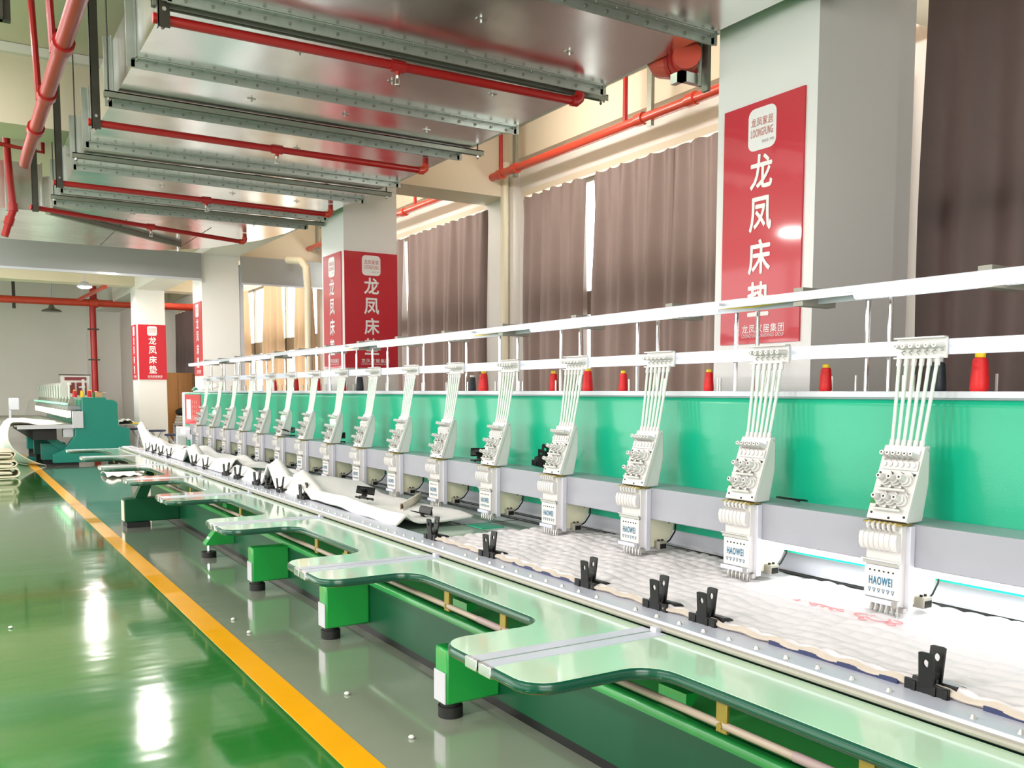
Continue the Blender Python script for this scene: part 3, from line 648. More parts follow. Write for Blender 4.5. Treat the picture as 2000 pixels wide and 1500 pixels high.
    fp = build(MB().box(X-.012, X-.004, yc-.07, yc+.072, .857, .974), 'face_plate', 'white_plastic', t, bevel=.001)
    lt = MB(); put_text(lt, 'HAOWEI', (X-.0135, yc+.003, .918), .096, .031, 'x', .022); build(lt, 'lettering', 'teal_print', fp)
    for i in range(6):
        y = yc - .048 + .0192*i
        build(MB().cyl((X-.0125, y, .955), (X-.0145, y, .955), .0034, 6), 'hole', 'black', fp)
        tr = MB()
        for (a1, a2) in (((-.0055, .889), (.0055, .889)), ((.0055, .889), (0, .875)), ((0, .875), (-.0055, .889))):
            tr.tube([(X-.0135, y+a1[0], a1[1]), (X-.0135, y+a2[0], a2[1])], .0009, 4)
        build(tr, 'triangle_mark', 'teal_print', fp)
    br = build(MB().box(X-.022, X-.004, yc-.07, yc+.08, .836, .855), 'clamp_bar', 'alu', t, bevel=.002)
    build(MB().box(X-.024, X-.02, yc-.075, yc-.052, .832, .858), 'clamp_block', 'steel', br)
    nb = build(MB().box(X+.0, X+.02, yc-.085, yc+.05, .813, .832), 'needle_block', 'steel', t)
    for i in range(6):
        y = yc + .045 - .0225*i
        build(MB().tube([(X-.004, y, .84), (X-.01, y, .822), (X-.01, y, .802), (X-.02, y, .796)], .0028, 6).cyl((X+.004, y, .835), (X+.004, y, .80), .004, 6), 'presser_foot', 'steel', nb)
    # side frame, hook arm and sensor box behind
    build(MB().box(X+.022, X+.05, yc-.088, yc-.068, .82, 1.125), 'side_frame', 'white_metal', t, bevel=.002)
    pts = [(2.905, .835), (2.905, .975), (3.075, .975), (3.075, .945)] + [(2.95+.125*math.cos(a), .945+.125*math.sin(a)*.9) for a in (-.3, -.6, -.9, -1.2)] + [(2.985, .83)]
    ar = build(MB().prism(pts, 'y', yc-.062, yc-.048), 'hook_arm', 'ivory', t, bevel=.002)
    build(MB().box(2.888, 2.905, yc-.066, yc-.05, .83, .975), 'arm_edge', 'rubber', ar)
    build(MB().box(2.905, 2.97, yc-.05, yc+.05, .90, .975), 'drive_box', 'ivory', t)
    build(MB().cyl((3.04, yc-.065, .95), (3.04, yc-.06, .95), .008, 8), 'pivot', 'black', ar)
    sb = build(MB().box(2.945, 2.995, yc-.1, yc-.055, .822, .862), 'sensor_box', 'grey_trim', t, bevel=.002)
    build(MB().box(2.951, 2.989, yc-.102, yc-.099, .826, .85), 'sensor_window', 'black', sb)
    build(MB().cyl((2.958, yc-.08, .862), (2.958, yc-.08, .87), .006, 6).cyl((2.982, yc-.08, .862), (2.982, yc-.08, .87), .006, 6), 'sensor_screw', 'black', sb)
    build(MB().tube([(2.995, yc-.075, .84), (3.04, yc-.07, .86), (3.075, yc-.068, .90), (3.08, yc-.066, .945)], .004, 6), 'cable', 'black', ar)
    # tubes and the guide block they hang from
    gb = build(MB().box(3.018, 3.03, yc-.102, yc+.098, 1.722, 1.80).box(2.995, 3.03, yc-.102, yc+.098, 1.794, 1.80), 'guide_block', 'white_plastic', t, bevel=.002)
    build(MB().box(2.995, 3.03, yc-.09, yc+.095, 1.722, 1.728), 'guide_ledge', 'white_plastic', gb)
    for i in range(6):
        yb = yc + .062 - .0245*i; yt = yc + .077 - .031*i
        build(MB().cyl((3.02, yt-.008, 1.768), (2.965, yt-.008, 1.768), .0125, 10, .0095), 'guide_peg', 'white_plastic', gb)
        build(MB().cyl((2.966, yt-.008, 1.768), (2.964, yt-.008, 1.768), .0038, 6), 'hole', 'grey_trim', gb)
        build(MB().tube([(3.018, yt-.012, 1.752), (3.0, yt-.012, 1.745), (3.005, yt-.02, 1.735)], .0018, 5), 'wire_loop', 'steel', gb)
        tb = build(MB().tube([(2.958, yb, 1.405), (2.966, yb+(yt-yb)*.1, 1.45), (2.985, yb+(yt-yb)*.5, 1.57), (3.006, yt, 1.725)], .0068, 8), 'thread_tube', 'tube', t)
        build(MB().cyl((2.955, yb, 1.395), (2.962, yb, 1.425), .0095, 8), 'tube_socket', 'white_plastic', tb)
        build(MB().cyl((3.002, yt, 1.695), (3.007, yt, 1.724), .0095, 8), 'tube_socket', 'white_plastic', tb)
    return t
hd = make_head(); index_kids(hd)
for k in range(NH):
    o = hd if k == 0 else copy_tree(hd, (0, HP*k, 0))
    if k == 0: lb = 'white six needle embroidery head nearest the camera on the long beam'
    elif k == NH-1: lb = 'white six needle embroidery head at the far end of the long beam'
    else: lb = 'white six needle embroidery head, %s along the beam counted from the camera' % ordn(k)
    o['label'] = lb
for k, zz in ((8, 1.29), (10, 1.29), (14, 1.29)):
    t = tag(build(MB().cyl((2.915, HY[k]-.05, zz+.03), (2.88, HY[k]-.05, zz+.04), .018, 12), 'indicator_light', 'led_green', None, (2.885, HY[k]-.03, zz)), 'lit green indicator on the %s embroidery head from the camera' % ordn(k), 'light')

# ------------------------------------------------------------------ table boards
SP = 1.72; S0 = 2.44
def board_outline(y0, y1, inset=0.):
    XT, XN, XRl, HW = 1.395, 1.84, 2.106, .285
    p = [(XRl, y0), (XT, y0)]
    p = [(XRl, y0)] + [(XT, y0)]
    R1, R2 = .10, .12
    p += arc(XT+R1, y0+HW-R1, R1, 180, 90, 6)
    p += arc(XN-R2, y0+HW+R2, R2, -90, 0, 6)
    p += arc(XN-R2, y1-HW-R2, R2, 0, 90, 6)
    p += arc(XT+R1, y1-HW+R1, R1, 270, 180, 6)
    p += [(XT, y1), (XRl, y1)]
    return p
BW = ['closest to the camera, cut by the lower edge', 'second from the camera', 'third from the camera', 'fourth from the camera', 'fifth from the camera', 'sixth from the camera', 'seventh from the camera', 'farthest from the camera']
for k in range(-1, 7):
    y0 = S0 + SP*k + .006; y1 = y0 + SP - .012
    t = thing('table_board', (1.9, (y0+y1)/2, .72), 'glossy pale green table board, %s' % BW[k+1], 'table board', 'pale green boards along the machine front')
    out = board_outline(y0, y1)
    build(MB().prism(out, 'z', .728, .75), 'board_top', 'laminate', t)
    build(MB().prism(out, 'z', .715, .728), 'board_core', 'edging', t)
    # bulging edge band swept round the outer edge
    path = out[1:-1]; mb = MB(); prof = [(0., .7485), (-.008, .744), (-.011, .731), (-.008, .719), (0., .712)]
    n = len(path); vs = []
    for i, (x, y) in enumerate(path):
        a = Vector(path[max(i-1, 0)]); b = Vector(path[min(i+1, n-1)]); d = (b-a).normalized(); nr = Vector((d.y, -d.x))
        for o_, z in prof: vs.append((x + nr.x*o_, y + nr.y*o_, z))
    m_ = len(prof); fs = [(i*m_+j, i*m_+j+1, (i+1)*m_+j+1, (i+1)*m_+j) for i in range(n-1) for j in range(m_-1)]
    build(mb.add(vs, fs), 'edge_band', 'edging', t)
    for s_, yy in ((1, y0), (-1, y1)):
        ya, yb = (yy, yy+.058*s_) if s_ > 0 else (yy-.058, yy)
        build(MB().box(1.392, 2.10, ya, yb, .75, .7525), 'metal_strip', 'alu', t)
        ca, cb = (yy, yy+.075) if s_ > 0 else (yy-.075, yy)
        build(MB().box(1.376, 1.394, ca, cb, .716, .7525), 'end_cap', 'chrome', t, bevel=.002)
    build(MB().box(2.085, 2.112, y1-.02, y1+.012, .75, .768), 'latch', 'white_metal', t, bevel=.002)
    for yy in (y0+.65, y0+1.14):
        b = build(MB().box(1.863, 1.877, yy-.022, yy+.022, .612, .715), 'bracket', 'brass', t, bevel=.003)
        build(MB().cyl((1.855, yy, .635), (1.863, yy, .635), .01, 8), 'bolt', 'brass', b)
    build(MB().box(1.93, 2.0, y0+.3, y0+.36, .69, .715), 'block', 'black', t)

# ------------------------------------------------------------------ moving frame with studs
fr = thing('frame_rail', (2.19, 7.4, .755), 'long aluminium frame rail with steel studs beside the table boards', 'rail')
for i in range(8):
    a = Y0 + 1.75*i
    build(MB().box(2.118, 2.262, a, a+1.748, .756, .786), 'bar', 'alu', fr, bevel=.002)
build(MB().cyl((2.118, Y0, .764), (2.118, Y0+14, .764), .012, 10), 'edge_trim', 'grey_trim', fr)
st = None
for i in range(112):
    y = .56 + .12*i
    if i % 11 == 7: continue
    if st is None: st = build(MB().cyl((2.146, y, .786), (2.146, y, .797), .009, 6, .004), 'stud', 'steel', fr, smooth=20); ys0 = y
    else: dup_part(st, (0, y-ys0, 0))
build(MB().box(2.262, 2.275, Y0, Y0+14, .752, .768), 'inner_lip', 'black', fr)

# ------------------------------------------------------------------ fabrics
def quilt_h(x, y):
    a = x*88 + 1.6*math.sin(y*9.1) + .8*math.sin(y*23+x*11); b = y*76 + 1.4*math.sin(x*13.3) + .9*math.sin(y*7+x*5)
    return .009*abs(math.sin(a*.5))**.7*abs(math.sin(b*.5))**.7 + .004*math.sin(x*7+y*3) + .003*math.sin(y*17-x*21)
QX0, QX1, QY0, QY1 = 2.236, 3.19, .42, 4.47
def qfn(u, v):
    x = QX0 + (QX1-QX0)*u; y = QY0 + (QY1-QY0)*v
    e = min(u*(QX1-QX0), (1-v)*(QY1-QY0), 1)
    y += (.02*math.sin(x*31)+.03*math.sin(x*8))*v**8
    xx = x + (.006*math.sin(y*42)+.004*math.sin(y*17))*(1-u)**6
    k = min(1, e/.03)
    return (xx, y, .79*(k**.5) + .758*(1-k**.5) + (quilt_h(x, y)+.004)*k if x > 2.262 else .79 + .02*k + quilt_h(x, y)*k)
q = build(MB().grid(qfn, 120, 440), 'quilt', 'quilt', None, (2.7, 2.4, .76), smooth=180)
tag(q, 'white quilted mattress cover lying on the bed under the nearest heads', 'quilt')
hem = MB().grid(lambda u, v: (2.232 + .006*math.sin(v*170) + .012*math.sin(u*PI)*-1, QY0+.1+(QY1-QY0-.12)*v, .788 + .022*u + .004*math.sin(v*170+1)*u), 3, 260)
build(hem, 'hem', 'hem', q)
em = MB()
for (cx, cy, rr, a0, a1) in ((2.745, 2.06, .022, 0, 320), (2.75, 2.0, .03, 40, 330), (2.72, 1.93, .012, 0, 360), (2.70, 2.03, .010, 0, 300), (2.76, 1.94, .018, 120, 400)) + tuple((2.735+.004*math.sin(j*2), 2.36-.03*j, .011, j*50, j*50+260) for j in range(8)):
    em.tube([(cx + rr*math.cos(math.radians(a0+(a1-a0)*i/14)), cy + rr*1.5*math.sin(math.radians(a0+(a1-a0)*i/14)), .8045) for i in range(15)], .0022, 5)
build(em, 'embroidery', 'pink_stitch', q)
for i, (ya, yb) in enumerate(((.9, 1.3), (1.55, 2.02), (3.1, 3.6))): build(MB().box(2.222, 2.233, ya, yb, .786, .799), 'dark_selvage', 'navy', q)

def cloth(name, label, fn, nu, nv, m='white_cloth', thick=.012, cat='fabric'):
    o = build(MB().grid(fn, nu, nv), name, m, None, fn(.5, .5), smooth=180, solid=thick)
    return tag(o, label, cat)
def n2(x, y, s=0): return math.sin(x*1.7+s)*math.sin(y*1.3+s*1.7) + .5*math.sin(x*3.7+y*2.1+s+.8*math.sin(y*1.9)) + .3*math.sin(x*5-y*4.3+s*2)
def sheet_a(u, v):
    y = 5.0 + 1.75*v; x = 2.25 + .58*u + .04*math.sin(v*3)*u
    lift = .17*max(0, (v-.86)/.14)**1.2*(1-.55*u) + .05*math.exp(-((u-.14)/.09)**2)
    return (x - .05*max(0, (v-.9)/.1), y + .06*u, .79 + lift + .010*(n2(x*3, y*3)+1.3))
cloth('foam_sheet', 'white wadding sheet with a raised curled end amid the clamps', sheet_a, 24, 60, thick=.02)
def sheet_b(u, v):
    y = 6.75 + 2.2*v; x = 2.25 + .62*u
    lift = .20*max(0, 1-abs(v-.38)/.10)*(1-u)**2 + .07*math.exp(-((u-.16)/.1)**2)
    return (x, y, .787 + lift + .022*(n2(x*3, y*2, 1)+1.4)*min(1, u*5))
cloth('foam_sheet', 'rumpled white wadding sheet with a pointed flap in the middle of the bed', sheet_b, 24, 70, thick=.015)
def sheet_c(u, v):
    y = 8.95 + 2.3*v; x = 2.25 + .55*u
    lift = .16*max(0, 1-abs(v-.75)/.09)*(1-u)**2 + .08*math.exp(-((u-.18)/.1)**2)
    return (x, y, .787 + lift + .03*(n2(x*3, y*2, 2)+1.4)*min(1, u*5))
cloth('foam_sheet', 'rumpled white wadding sheet beyond the pointed flap, under the middle heads', sheet_c, 24, 70, thick=.015)
def sheet_d(u, v):
    y = 11.25 + 2.6*v; x = 2.25 + .52*u - .22*max(0, (v-.7)/.3)*u
    lift = .30*max(0, (v-.78)/.22)*(1-u) + .09*math.exp(-((u-.18)/.1)**2)
    return (x, y, .787 + lift + .035*(n2(x*3, y*2, 3)+1.4)*min(1, u*5))
cloth('foam_sheet', 'white wadding sheet with a tall raised corner at the far end', sheet_d, 24, 70, thick=.015)
def roll_e(u, v):
    a = 2*PI*u; y = 6.1 + .03*math.sin(v*5); return (2.55+.4*v, 5.55 + .9*v*.6 + .03*math.cos(a), .79 + .03 + .03*math.sin(a))
o = build(MB().grid(roll_e, 12, 20), 'wadding_roll', 'cream_cloth', None, (2.75, 5.7, .79), smooth=180); tag(o, 'thin cream wadding roll lying across the bed', 'fabric')

# ------------------------------------------------------------------ spring clamps
def tab_hole(x0, x1, yc, z0, w, h, hz, lean):
    """upright plate with a round hole: profile across Y, leaning in X"""
    n = 16; out = []; inn = []
    for i in range(n):
        a = 2*PI*i/n; c, s = math.cos(a), math.sin(a)
        yy = max(-1, min(1, c*1.45))*w/2; zz = s
        if zz > 0: oz = hz + max(0, min(1, s*1.3))*(h-hz); yy = yy if s < .8 else c*1.6*w/2
        else: oz = hz + max(-1, s*1.45)*hz
        out.append((yy, oz)); inn.append((c*w*.21, hz + s*w*.25))
    vs = []; 
    for x in (x0, x1):
        for ring in (out, inn):
            for y, z in ring: vs.append((x + lean*z/h, yc+y, z0+z))
    fs = []
    for i in range(n):
        j = (i+1) % n
        fs += [(i, j, n+j, n+i), (2*n+i, 3*n+i, 3*n+j, 2*n+j), (i, 2*n+i, 2*n+j, j), (n+i, n+j, 3*n+j, 3*n+i)]
    return MB().add(vs, fs)
def make_clamp():
    t = thing('spring_clamp', (0, 0, 0), 'clamp', 'clamp', 'black spring clamps on the machine')
    build(MB().box(-.022, -.013, -.066, .066, -.002, .034).box(-.026, -.022, -.064, -.05, 0, .03).box(-.026, -.022, -.03, -.018, 0, .03).box(-.026, -.022, .03, .042, 0, .03), 'front_jaw', 'black', t, bevel=.0015)
    build(MB().prism([(.010, .014), (.016, .034), (.05, .030), (.066, .022), (.066, .016), (.05, .022), (.02, .014)], 'y', -.066, .066), 'rear_jaw', 'black', t, bevel=.0015)
    build(tab_hole(-.022, -.015, .0, .02, .044, .098, .068, -.006), 'front_handle', 'black', t, smooth=30)
    build(tab_hole(.012, .019, -.0, .03, .044, .098, .068, .014), 'rear_handle', 'black', t, smooth=30)
    build(MB().prism([(-.018, .055), (-.002, .04), (.016, .058), (.016, .05), (-.002, .03), (-.018, .046)], 'y', -.016, .016).cyl((-.001, -.02, .04), (-.001, .02, .04), .006, 8), 'spring', 'rubber', t)
    return t
cp = make_clamp(); index_kids(cp)
CL = [1.457, 2.321, 2.575, 3.017, 3.838, 4.46, 6.637, 7.2, 7.509, 7.849, 8.479, 8.891, 9.736, 10.256, 11.601, 12.105, 12.548, 13.021]
CLL = ['black spring clamp nearest the camera on the quilt edge', 'second black spring clamp from the camera, first of a close pair', 'third black spring clamp from the camera, second of a close pair'] + ['black spring clamp on the frame rail, %s counted from the camera' % ordn(k) for k in range(3, len(CL))]
rnd = random.Random(5)
for k, y in enumerate(CL):
    o = copy_tree(cp, (2.236, y, .782)); o['label'] = CLL[k]; o.rotation_euler.z = rnd.uniform(-.12, .12) if k else 0
FL = [((2.56, 5.17, .803), (0, math.radians(-82), math.radians(8)), 'black spring clamp lying flat on the pale bed'), ((2.98, 7.85, 1.158), (0, math.radians(-80), 1.2), 'black spring clamp lying on the beam beside the ninth head'),
      ((2.97, 9.2, 1.158), (0, math.radians(-80), .7), 'black spring clamp lying on the beam beside the eleventh head'), ((2.98, 5.23, 1.158), (0, math.radians(-78), .9), 'black spring clamp lying on the beam beside the fifth head'),
      ((2.99, 4.50, 1.158), (.2, math.radians(-20), .5), 'black spring clamp propped on the beam beside the fourth head'), ((2.5, 6.06, .85), (.4, math.radians(-70), .6), 'black spring clamp tipped over on the wadding')]
for l, r_, lb in FL:
    o = copy_tree(cp, l); o.rotation_euler = r_; o['label'] = lb
def kill(o):
    for ch in [c for c in C.objects if c.parent == o]: kill(ch)
    bpy.data.objects.remove(o)
kill(cp)
t = tag(build(MB().tube([(3.0+.05*math.cos(a), 2.62+.07*math.sin(a), 1.137 + .02*abs(math.sin(a/2))) for a in [i*.42 for i in range(14)]], .004, 5), 'cable_loop', 'black', None, (3, 2.62, 1.13)), 'loop of black cable on the beam beside the second head', 'cable')
t = tag(build(MB().tube([(3.0+.03*math.cos(a), 7.25+.05*math.sin(a), 1.16 + .035*math.sin(a)) for a in [i*.42 for i in range(15)]], .004, 5), 'cable_loop', 'black', None, (3, 7.25, 1.13)), 'small black wire ring on the beam beside the eighth head', 'cable')

# ------------------------------------------------------------------ thread cones
def make_cone(mn):
    t = thing('thread_cone', (0, 0, 0), 'cone', 'thread cone', 'thread cones on the machine top')
    build(MB().lathe([(.0, 0), (.030, .0), (.034, .008), (.033, .03), (.027, .105), (.024, .114), (.014, .118)], (0, 0, 0), 20), 'thread', mn, t)
    build(MB().lathe([(.014, .112), (.019, .118), (.019, .132), (.016, .134), (0., .134)], (0, 0, 0), 14), 'cone_top', 'cone_yellow' if mn == 'thread_red' else 'white_plastic', t)
    return t
pr = make_cone('thread_red'); pk = make_cone('thread_black'); index_kids(pr)
CN = [(1.934, 3.19, 1.05), (2.627, 3.2, .86), (3.335, 3.2, .8), (4.01, 3.2, .85), (4.317, 3.18, 1.), (4.73, 3.22, .93), (5.60, 3.2, .85), (6.832, 3.2, .88), (7.547, 3.2, .88), (8.266, 3.2, .9), (8.995, 3.2, 1.1), (9.678, 3.2, 1.1), (10.451, 3.2, 1.0), (5.52, 3.17, 1.04)]
RC = sorted([c for c in CN])
for i, (y, x, s) in enumerate(RC):
    o = copy_tree(pr, (x, y, 1.603)); o.scale = (s*.92, s*.92, s)
    o['label'] = 'red thread cone with a yellow tip, %s along the machine top from the camera' % ordn(i)
for i, (y, x, s, w) in enumerate(((2.10, 3.19, .95, 'beside the nearest red cone behind the nearest thread tubes'), (5.74, 3.2, .85, 'beside a red cone in front of the pier between the curtains'), (7.86, 3.2, 1.1, 'in front of the red banner on the second column'))):
    o = copy_tree(pk, (x, y, 1.603)); o.scale = (s, s, s); o['label'] = 'black thread cone ' + w
kill(pr); kill(pk)

# ================================================================== SECOND MACHINE IN THE BACKGROUND
m2 = thing('embroidery_machine', (2.6, 24, 0), 'second embroidery machine with a flat teal end panel at the far left', 'embroidery machine')
prof2 = [(2.40, 1.457), (2.865, 1.457), (2.885, 1.40), (3.04, 1.385), (3.085, 1.36), (3.105, 1.30), (3.11, .83), (3.34, .77), (3.34, .06), (1.80, .06), (1.80, .235), (2.02, .33), (2.24, .64), (2.24, .785), (2.40, .80)]
build(MB().prism(prof2, 'y', 21.5, 21.75), 'end_panel', 'teal', m2, bevel=.01)
build(MB().box(1.82, 2.3, 21.55, 21.7, 0, .06).box(2.9, 3.3, 21.55, 21.7, 0, .06), 'foot', 'rubber', m2)
build(MB().box(2.42, 3.05, 21.75, 30.5, .8, 1.40), 'rear_body', 'panel', m2)
build(MB().box(2.2, 2.40, 21.44, 21.6, .80, 1.16), 'end_bracket', 'white_metal', m2, bevel=.004)
build(MB().box(1.1, 2.24, 21.6, 30.5, .835, .87).box(3.11, 3.6, 21.6, 27, .84, .865), 'table_top', 'grey_trim', m2)
build(MB().box(1.15, 2.24, 21.58, 21.6, .79, .87), 'table_edge', 'white_metal', m2)
build(MB().box(2.15, 2.40, 21.8, 30.5, 1.19, 1.26), 'needle_beam', 'beam_paint', m2)
build(MB().box(2.1, 2.14, 21.8, 30.5, 1.29, 1.33), 'light_strip', 'led_green_dim', m2)
build(MB().box(2.12, 2.2, 21.8, 30.5, 1.02, 1.16), 'work_light', 'led_strip', m2)
build(MB().box(1.45, 1.9, 21.7, 29, .55, .80), 'under_frame', 'rubber', m2)
build(MB().box(2.02, 2.22, 21.62, 21.9, .6, .79), 'motor_box', 'white_metal', m2, bevel=.01)
for y in (22.0, 24.0, 26.4):
    build(MB().box(1.62, 2.1, y, y+.3, .1, .46), 'support_block', 'teal', m2, bevel=.01)
    build(MB().box(1.66, 1.9, y+.05, y+.25, 0, .1), 'foot', 'rubber', m2)
build(MB().prism([(1.62, .62), (1.78, .66), (2.2, .34), (2.2, .22), (2.1, .22)], 'y', 21.95, 22.1), 'brace', 'teal', m2)
build(MB().box(2.2, 2.23, 21.8, 30.5, 1.72, 1.78), 'guide_rail', 'white_plastic', m2)
for k in range(13):
    y = 22.0 + .66*k
    h = build(MB().box(2.13, 2.3, y-.1, y+.1, 1.0, 1.19).prism([(2.13, 1.19), (2.2, 1.42), (2.3, 1.42), (2.3, 1.19)], 'y', y-.1, y+.1), 'head', 'grey_trim', m2)
    tb = MB()
    for i in range(5): tb.tube([(2.2, y-.08+.04*i, 1.42), (2.2, y-.1+.05*i, 1.74)], .011, 5)
    o_ = build(tb, 'thread_tubes', 'tube', h); o_['kind'] = 'stuff'
for y in (21.9, 22.7, 23.5): build(MB().box(2.45, 2.5, y-.025, y+.025, 1.4, 1.85), 'rack_post', 'white_plastic', m2)
build(MB().box(2.44, 2.5, 21.8, 24.5, 1.66, 1.70), 'rack_rail', 'white_plastic', m2)
build(MB().box(1.2, 1.42, 25.4, 25.7, 1.12, 1.42), 'control_box', 'white_metal', m2, bevel=.02)
build(MB().box(1.2, 1.24, 25.4, 25.7, .87, 1.12), 'control_stand', 'white_metal', m2)
for a, b in ((3.58, 3.68), (3.58, 3.44), (3.3, 3.25)): build(MB().tube([(a, 21.75, .84), (b+.25*(b > 3.6), 21.75, 0)], .03, 6), 'trestle_leg', 'white_metal', m2)
cloth('folded_sheet', 'small pile of white cloth on the short table right of the teal panel', lambda u, v: (3.13+.36*u, 21.7+.9*v, .868+.10*math.sin(PI*u)**.5*math.sin(PI*min(1, v+.25))**.5+.015*math.sin(u*20)), 16, 10)
t = tag(build(MB().box(3.42, 3.55, 21.66, 21.9, .866, .89), 'colour_card', 'cone_yellow', None, (3.48, 21.78, .866)), 'small yellow card beside the cloth pile on the short table', 'card')
# things on and around it
t = thing('picture_frame', (2.4, 22.4, 1.45), 'white framed board with dark maroon panels standing behind the second machine', 'board')
build(MB().box(2.08, 2.66, 22.42, 22.45, 1.46, 1.95), 'frame', 'white_plastic', t)
build(MB().box(2.05, 2.69, 22.40, 22.47, 1.94, 1.96), 'top_edge', 'dark_steel', t)
for (x0, x1, z0, z1) in ((2.16, 2.60, 1.83, 1.9), (2.26, 2.36, 1.54, 1.78), (2.40, 2.60, 1.50, 1.78)): build(MB().box(x0, x1, 22.405, 22.42, z0, z1), 'panel', 'maroon', t)
for i, (x, c, w) in enumerate(((2.30, 'thread_red', 'left one of two'), (2.60, 'thread_red', 'right one of two'))):
    t = thing('thread_cone', (x, 21.9, 1.457), 'red thread cone on the second machine, %s around the yellow one' % w, 'thread cone'); build(MB().lathe([(0, 0), (.05, 0), (.04, .13), (.02, .14)], (x, 21.9, 1.40+.057), 12), 'thread', c, t); build(MB().lathe([(.028, .13), (.028, .16), (0, .16)], (x, 21.9, 1.457), 10), 'cone_top', 'cone_yellow', t)
t = thing('thread_cone', (2.45, 21.9, 1.457), 'yellow orange thread cone standing on the second machine', 'thread cone'); build(MB().lathe([(0, 0), (.05, 0), (.04, .13), (.02, .14)], (2.45, 21.9, 1.457), 12), 'thread', 'cone_yellow', t); build(MB().lathe([(.028, .13), (.028, .16), (0, .16)], (2.45, 21.9, 1.457), 10), 'cone_top', 'print_red', t)
t = thing('carton', (2.78, 21.62, 1.457), 'small cardboard carton on top of the teal end panel', 'carton'); build(MB().box(2.68, 2.80, 21.52, 21.72, 1.457, 1.58), 'box', 'card', t); build(MB().prism([(2.68, 1.58), (2.9, 1.545), (2.9, 1.552), (2.68, 1.588)], 'y', 21.52, 21.72), 'flap', 'print_white', t)
t = tag(build(MB().lathe([(0, 0), (.025, 0), (.025, .09), (.01, .11), (0, .11)], (2.64, 21.6, 1.457), 10), 'bottle', 'green_sticker', None, (2.64, 21.6, 1.457)), 'small green bottle beside the carton on the teal panel', 'bottle')
# draped cloth and folded stacks at the far left
def drape(u, v):
    # u along the table edge, v from table top down to the floor
    if v < .45:
        k = v/.45; x = 2.05 - 1.0*k; z = .885 + .05*math.sin(u*9+k*4)*(.3+k) + .10*math.exp(-((k-.75)/.25)**2)*(.6+.4*math.sin(u*7))
    else:
        k = (v-.45)/.55; x = 1.05 - .22*math.sin(k*PI*.7) + (.75*u)*k**2.2 - .2*(1-u)*k; z = .9*(1-k)**1.15 + .012
    y = 21.75 + 2.6*(1-u) - .35*max(0, v-.45)*u
    return (x + .05*math.sin(u*11+v*3)*(v > .3), y, z)
cloth('draped_cloth', 'white cloth draped over the second machine table down to the floor', drape, 30, 40, thick=.01)
def fold_stack(x0, x1, y0, y1, label, z0=0., n=3, h=.165):
    path = []
    for i in range(n):
        z = z0 + .03 + h*i; hh = h*.36
        path += [(x1-.08-.06*(i % 2), z+hh)] if False else []
        path += [(x0, z), (x1-.12, z-.005)] + [(x1-.1 + .075*math.cos(a) - .02*i, z + hh + hh*1.1*math.sin(a)) for a in (-1.3, -.7, 0, .7, 1.3)] + [(x1-.12, z+2*hh+.005), (x0+.05, z+2*hh)]
        path += [(x1-.16, z+1.35*hh), (x1-.13, z+hh), (x1-.16, z+.65*hh), (x0+.08, z+hh*.9)]
    mb = MB(); ny = 6; vs = []; fs = []; m_ = len(path)
    for j in range(ny+1):
        y = y0 + (y1-y0)*j/ny
        for (x, z) in path: vs.append((x + .012*math.sin(j*2+z*30), y, z + .006*math.sin(j*1.7+x*20)))
    for j in range(ny):
        for i in range(m_-1):
            if (i+1) % (m_//n) == 0: continue
            fs.append((j*m_+i, j*m_+i+1, (j+1)*m_+i+1, (j+1)*m_+i))
    o = build(mb.add(vs, fs), 'folded_quilt', 'cream_cloth', None, ((x0+x1)/2, (y0+y1)/2, z0), smooth=180, solid=.022)
    return tag(o, label, 'quilt')
fold_stack(.1, 1.04, 18.95, 20.2, 'cream folded quilts stacked on the floor before the draped cloth')
def fc(u, v):
    x = 2.38 + .85*u; y = 18.0 + .9*v; return (x, y, .02 + .10*math.exp(-((v-.5)/.3)**2)*(.6+.4*math.sin(u*9)) + .03*math.sin(u*14+v*6)**2)
cloth('fallen_cloth', 'crumpled white cloth lying on the floor behind the far table boards', fc, 30, 14, thick=.01)
# stools near the farthest column
SL = ['navy topped folding stool by the second machine table', 'middle navy topped folding stool before the farthest column', 'navy topped folding stool closest to the end cabinet']
for i, (x, y, z) in enumerate(((4.25, 25.6, .66), (4.62, 25.2, .62), (4.86, 24.6, .54))):
    x -= .1
    t = thing('folding_stool', (x, y-.6, 0), SL[i], 'stool', 'stools by the farthest column')
    yy = y-2.0; 
    t.location = (x-.25, yy, 0); ORG[t.name] = (x-.25, yy, 0); xx = x-.3
    build(MB().lathe([(0, z), (.19, z), (.2, z+.02), (.19, z+.04), (0, z+.045)], (xx, yy, 0), 16), 'seat', 'navy', t)
    for a, b in ((-1, -1), (1, -1), (-1, 1), (1, 1)):
        build(MB().tube([(xx+.12*a, yy+.12*b, z), (xx+.2*-a, yy+.16*b, 0)], .014, 6), 'leg', 'white_metal', t)
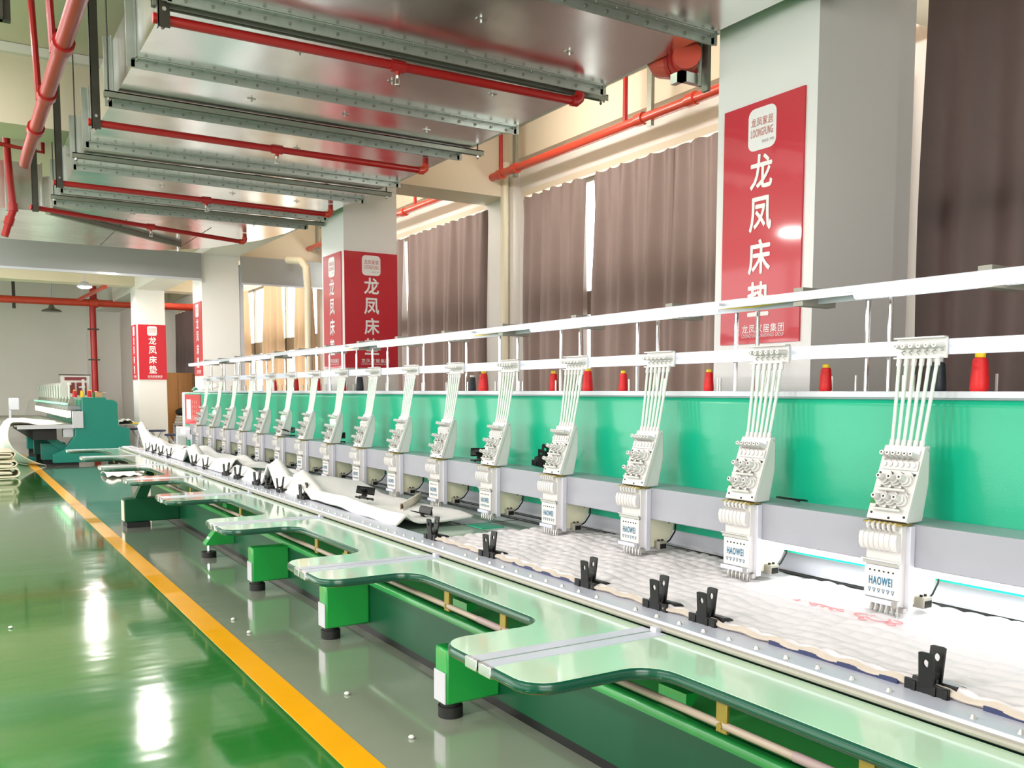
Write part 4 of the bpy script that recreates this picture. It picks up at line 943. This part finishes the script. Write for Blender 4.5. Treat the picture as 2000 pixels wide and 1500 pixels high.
# wooden cabinet with bag and papers
t = thing('cabinet', (5.6, 26.8, 0), 'orange wooden cabinet standing beyond the farthest column', 'cabinet')
build(MB().box(5.0, 6.1, 26.5, 27.1, 0, 2.1), 'carcass', 'wood', t)
for i in range(2): build(MB().box(5.02+.39*i, 5.39+.39*i, 26.48, 26.5, .08, 2.06), 'door', 'wood', t, bevel=.006)
build(MB().box(5.83, 6.1, 26.47, 26.5, .05, 2.08), 'side_panel', 'dark_steel', t)
t = thing('side_table', (5.45, 26.1, 0), 'low white table before the wooden cabinet', 'table'); build(MB().box(5.2, 5.75, 25.9, 26.35, .66, .70), 'table_top', 'white_metal', t)
for a in (5.23, 5.72):
    for b in (25.93, 26.32): build(MB().box(a-.02, a+.02, b-.02, b+.02, 0, .66), 'leg', 'white_metal', t)
for i in range(3):
    t = tag(build(MB().box(5.24+.02*i, 5.7-.01*i, 25.95, 26.3, .70+.075*i, .77+.075*i), 'folded_sheet', 'white_cloth' if i != 1 else 'cream_cloth', None, (5.47, 26.1, .7+.075*i), bevel=.02), '%s folded sheet of the small stack under the black bag' % ['bottom', 'middle', 'top'][i], 'fabric')
def bag(u, v):
    a = 2*PI*u; r_ = .23*math.sin(PI*min(.98, .08+.9*v))**.6; return (5.46 + r_*math.cos(a), 26.12 + .7*r_*math.sin(a), .925 + .2*v + .02*math.sin(a*3))
t = tag(build(MB().grid(bag, 20, 8), 'bag', 'rubber', None, (5.46, 26.12, .925), smooth=180), 'black bag lying on a stack of folded sheets', 'bag')
t = tag(build(MB().grid(lambda u, v: (3.15+.3*v, 14.0+.5*u, 1.61+.05*math.sin(u*3.1)+.06*v*v), 8, 6), 'plastic_sheet', 'white_cloth', None, (3.3, 14.2, 1.6), smooth=180, solid=.004), 'crumpled pale sheet on the far end of the machine top', 'sheet')
# lint crumbs on the floor
for i, (x, y, w) in enumerate(((1.62, 5.95, 'nearer one of two between the yellow line and the supports'), (1.62, 6.35, 'farther one of two between the yellow line and the supports'), (1.75, 3.72, 'beside the nearest rubber foot'), (1.72, 4.45, 'between the nearest two supports'), (.28, 6.9, 'on the green floor left of the yellow line'))):
    o = build(MB().lathe([(0, 0), (.012, .002), (.016, .008), (.01, .015), (0, .017)], (x, y, 0.0), 8), 'lint_crumb', 'white_cloth', None, (x, y, 0)); tag(o, 'white lint crumb ' + w, 'lint')
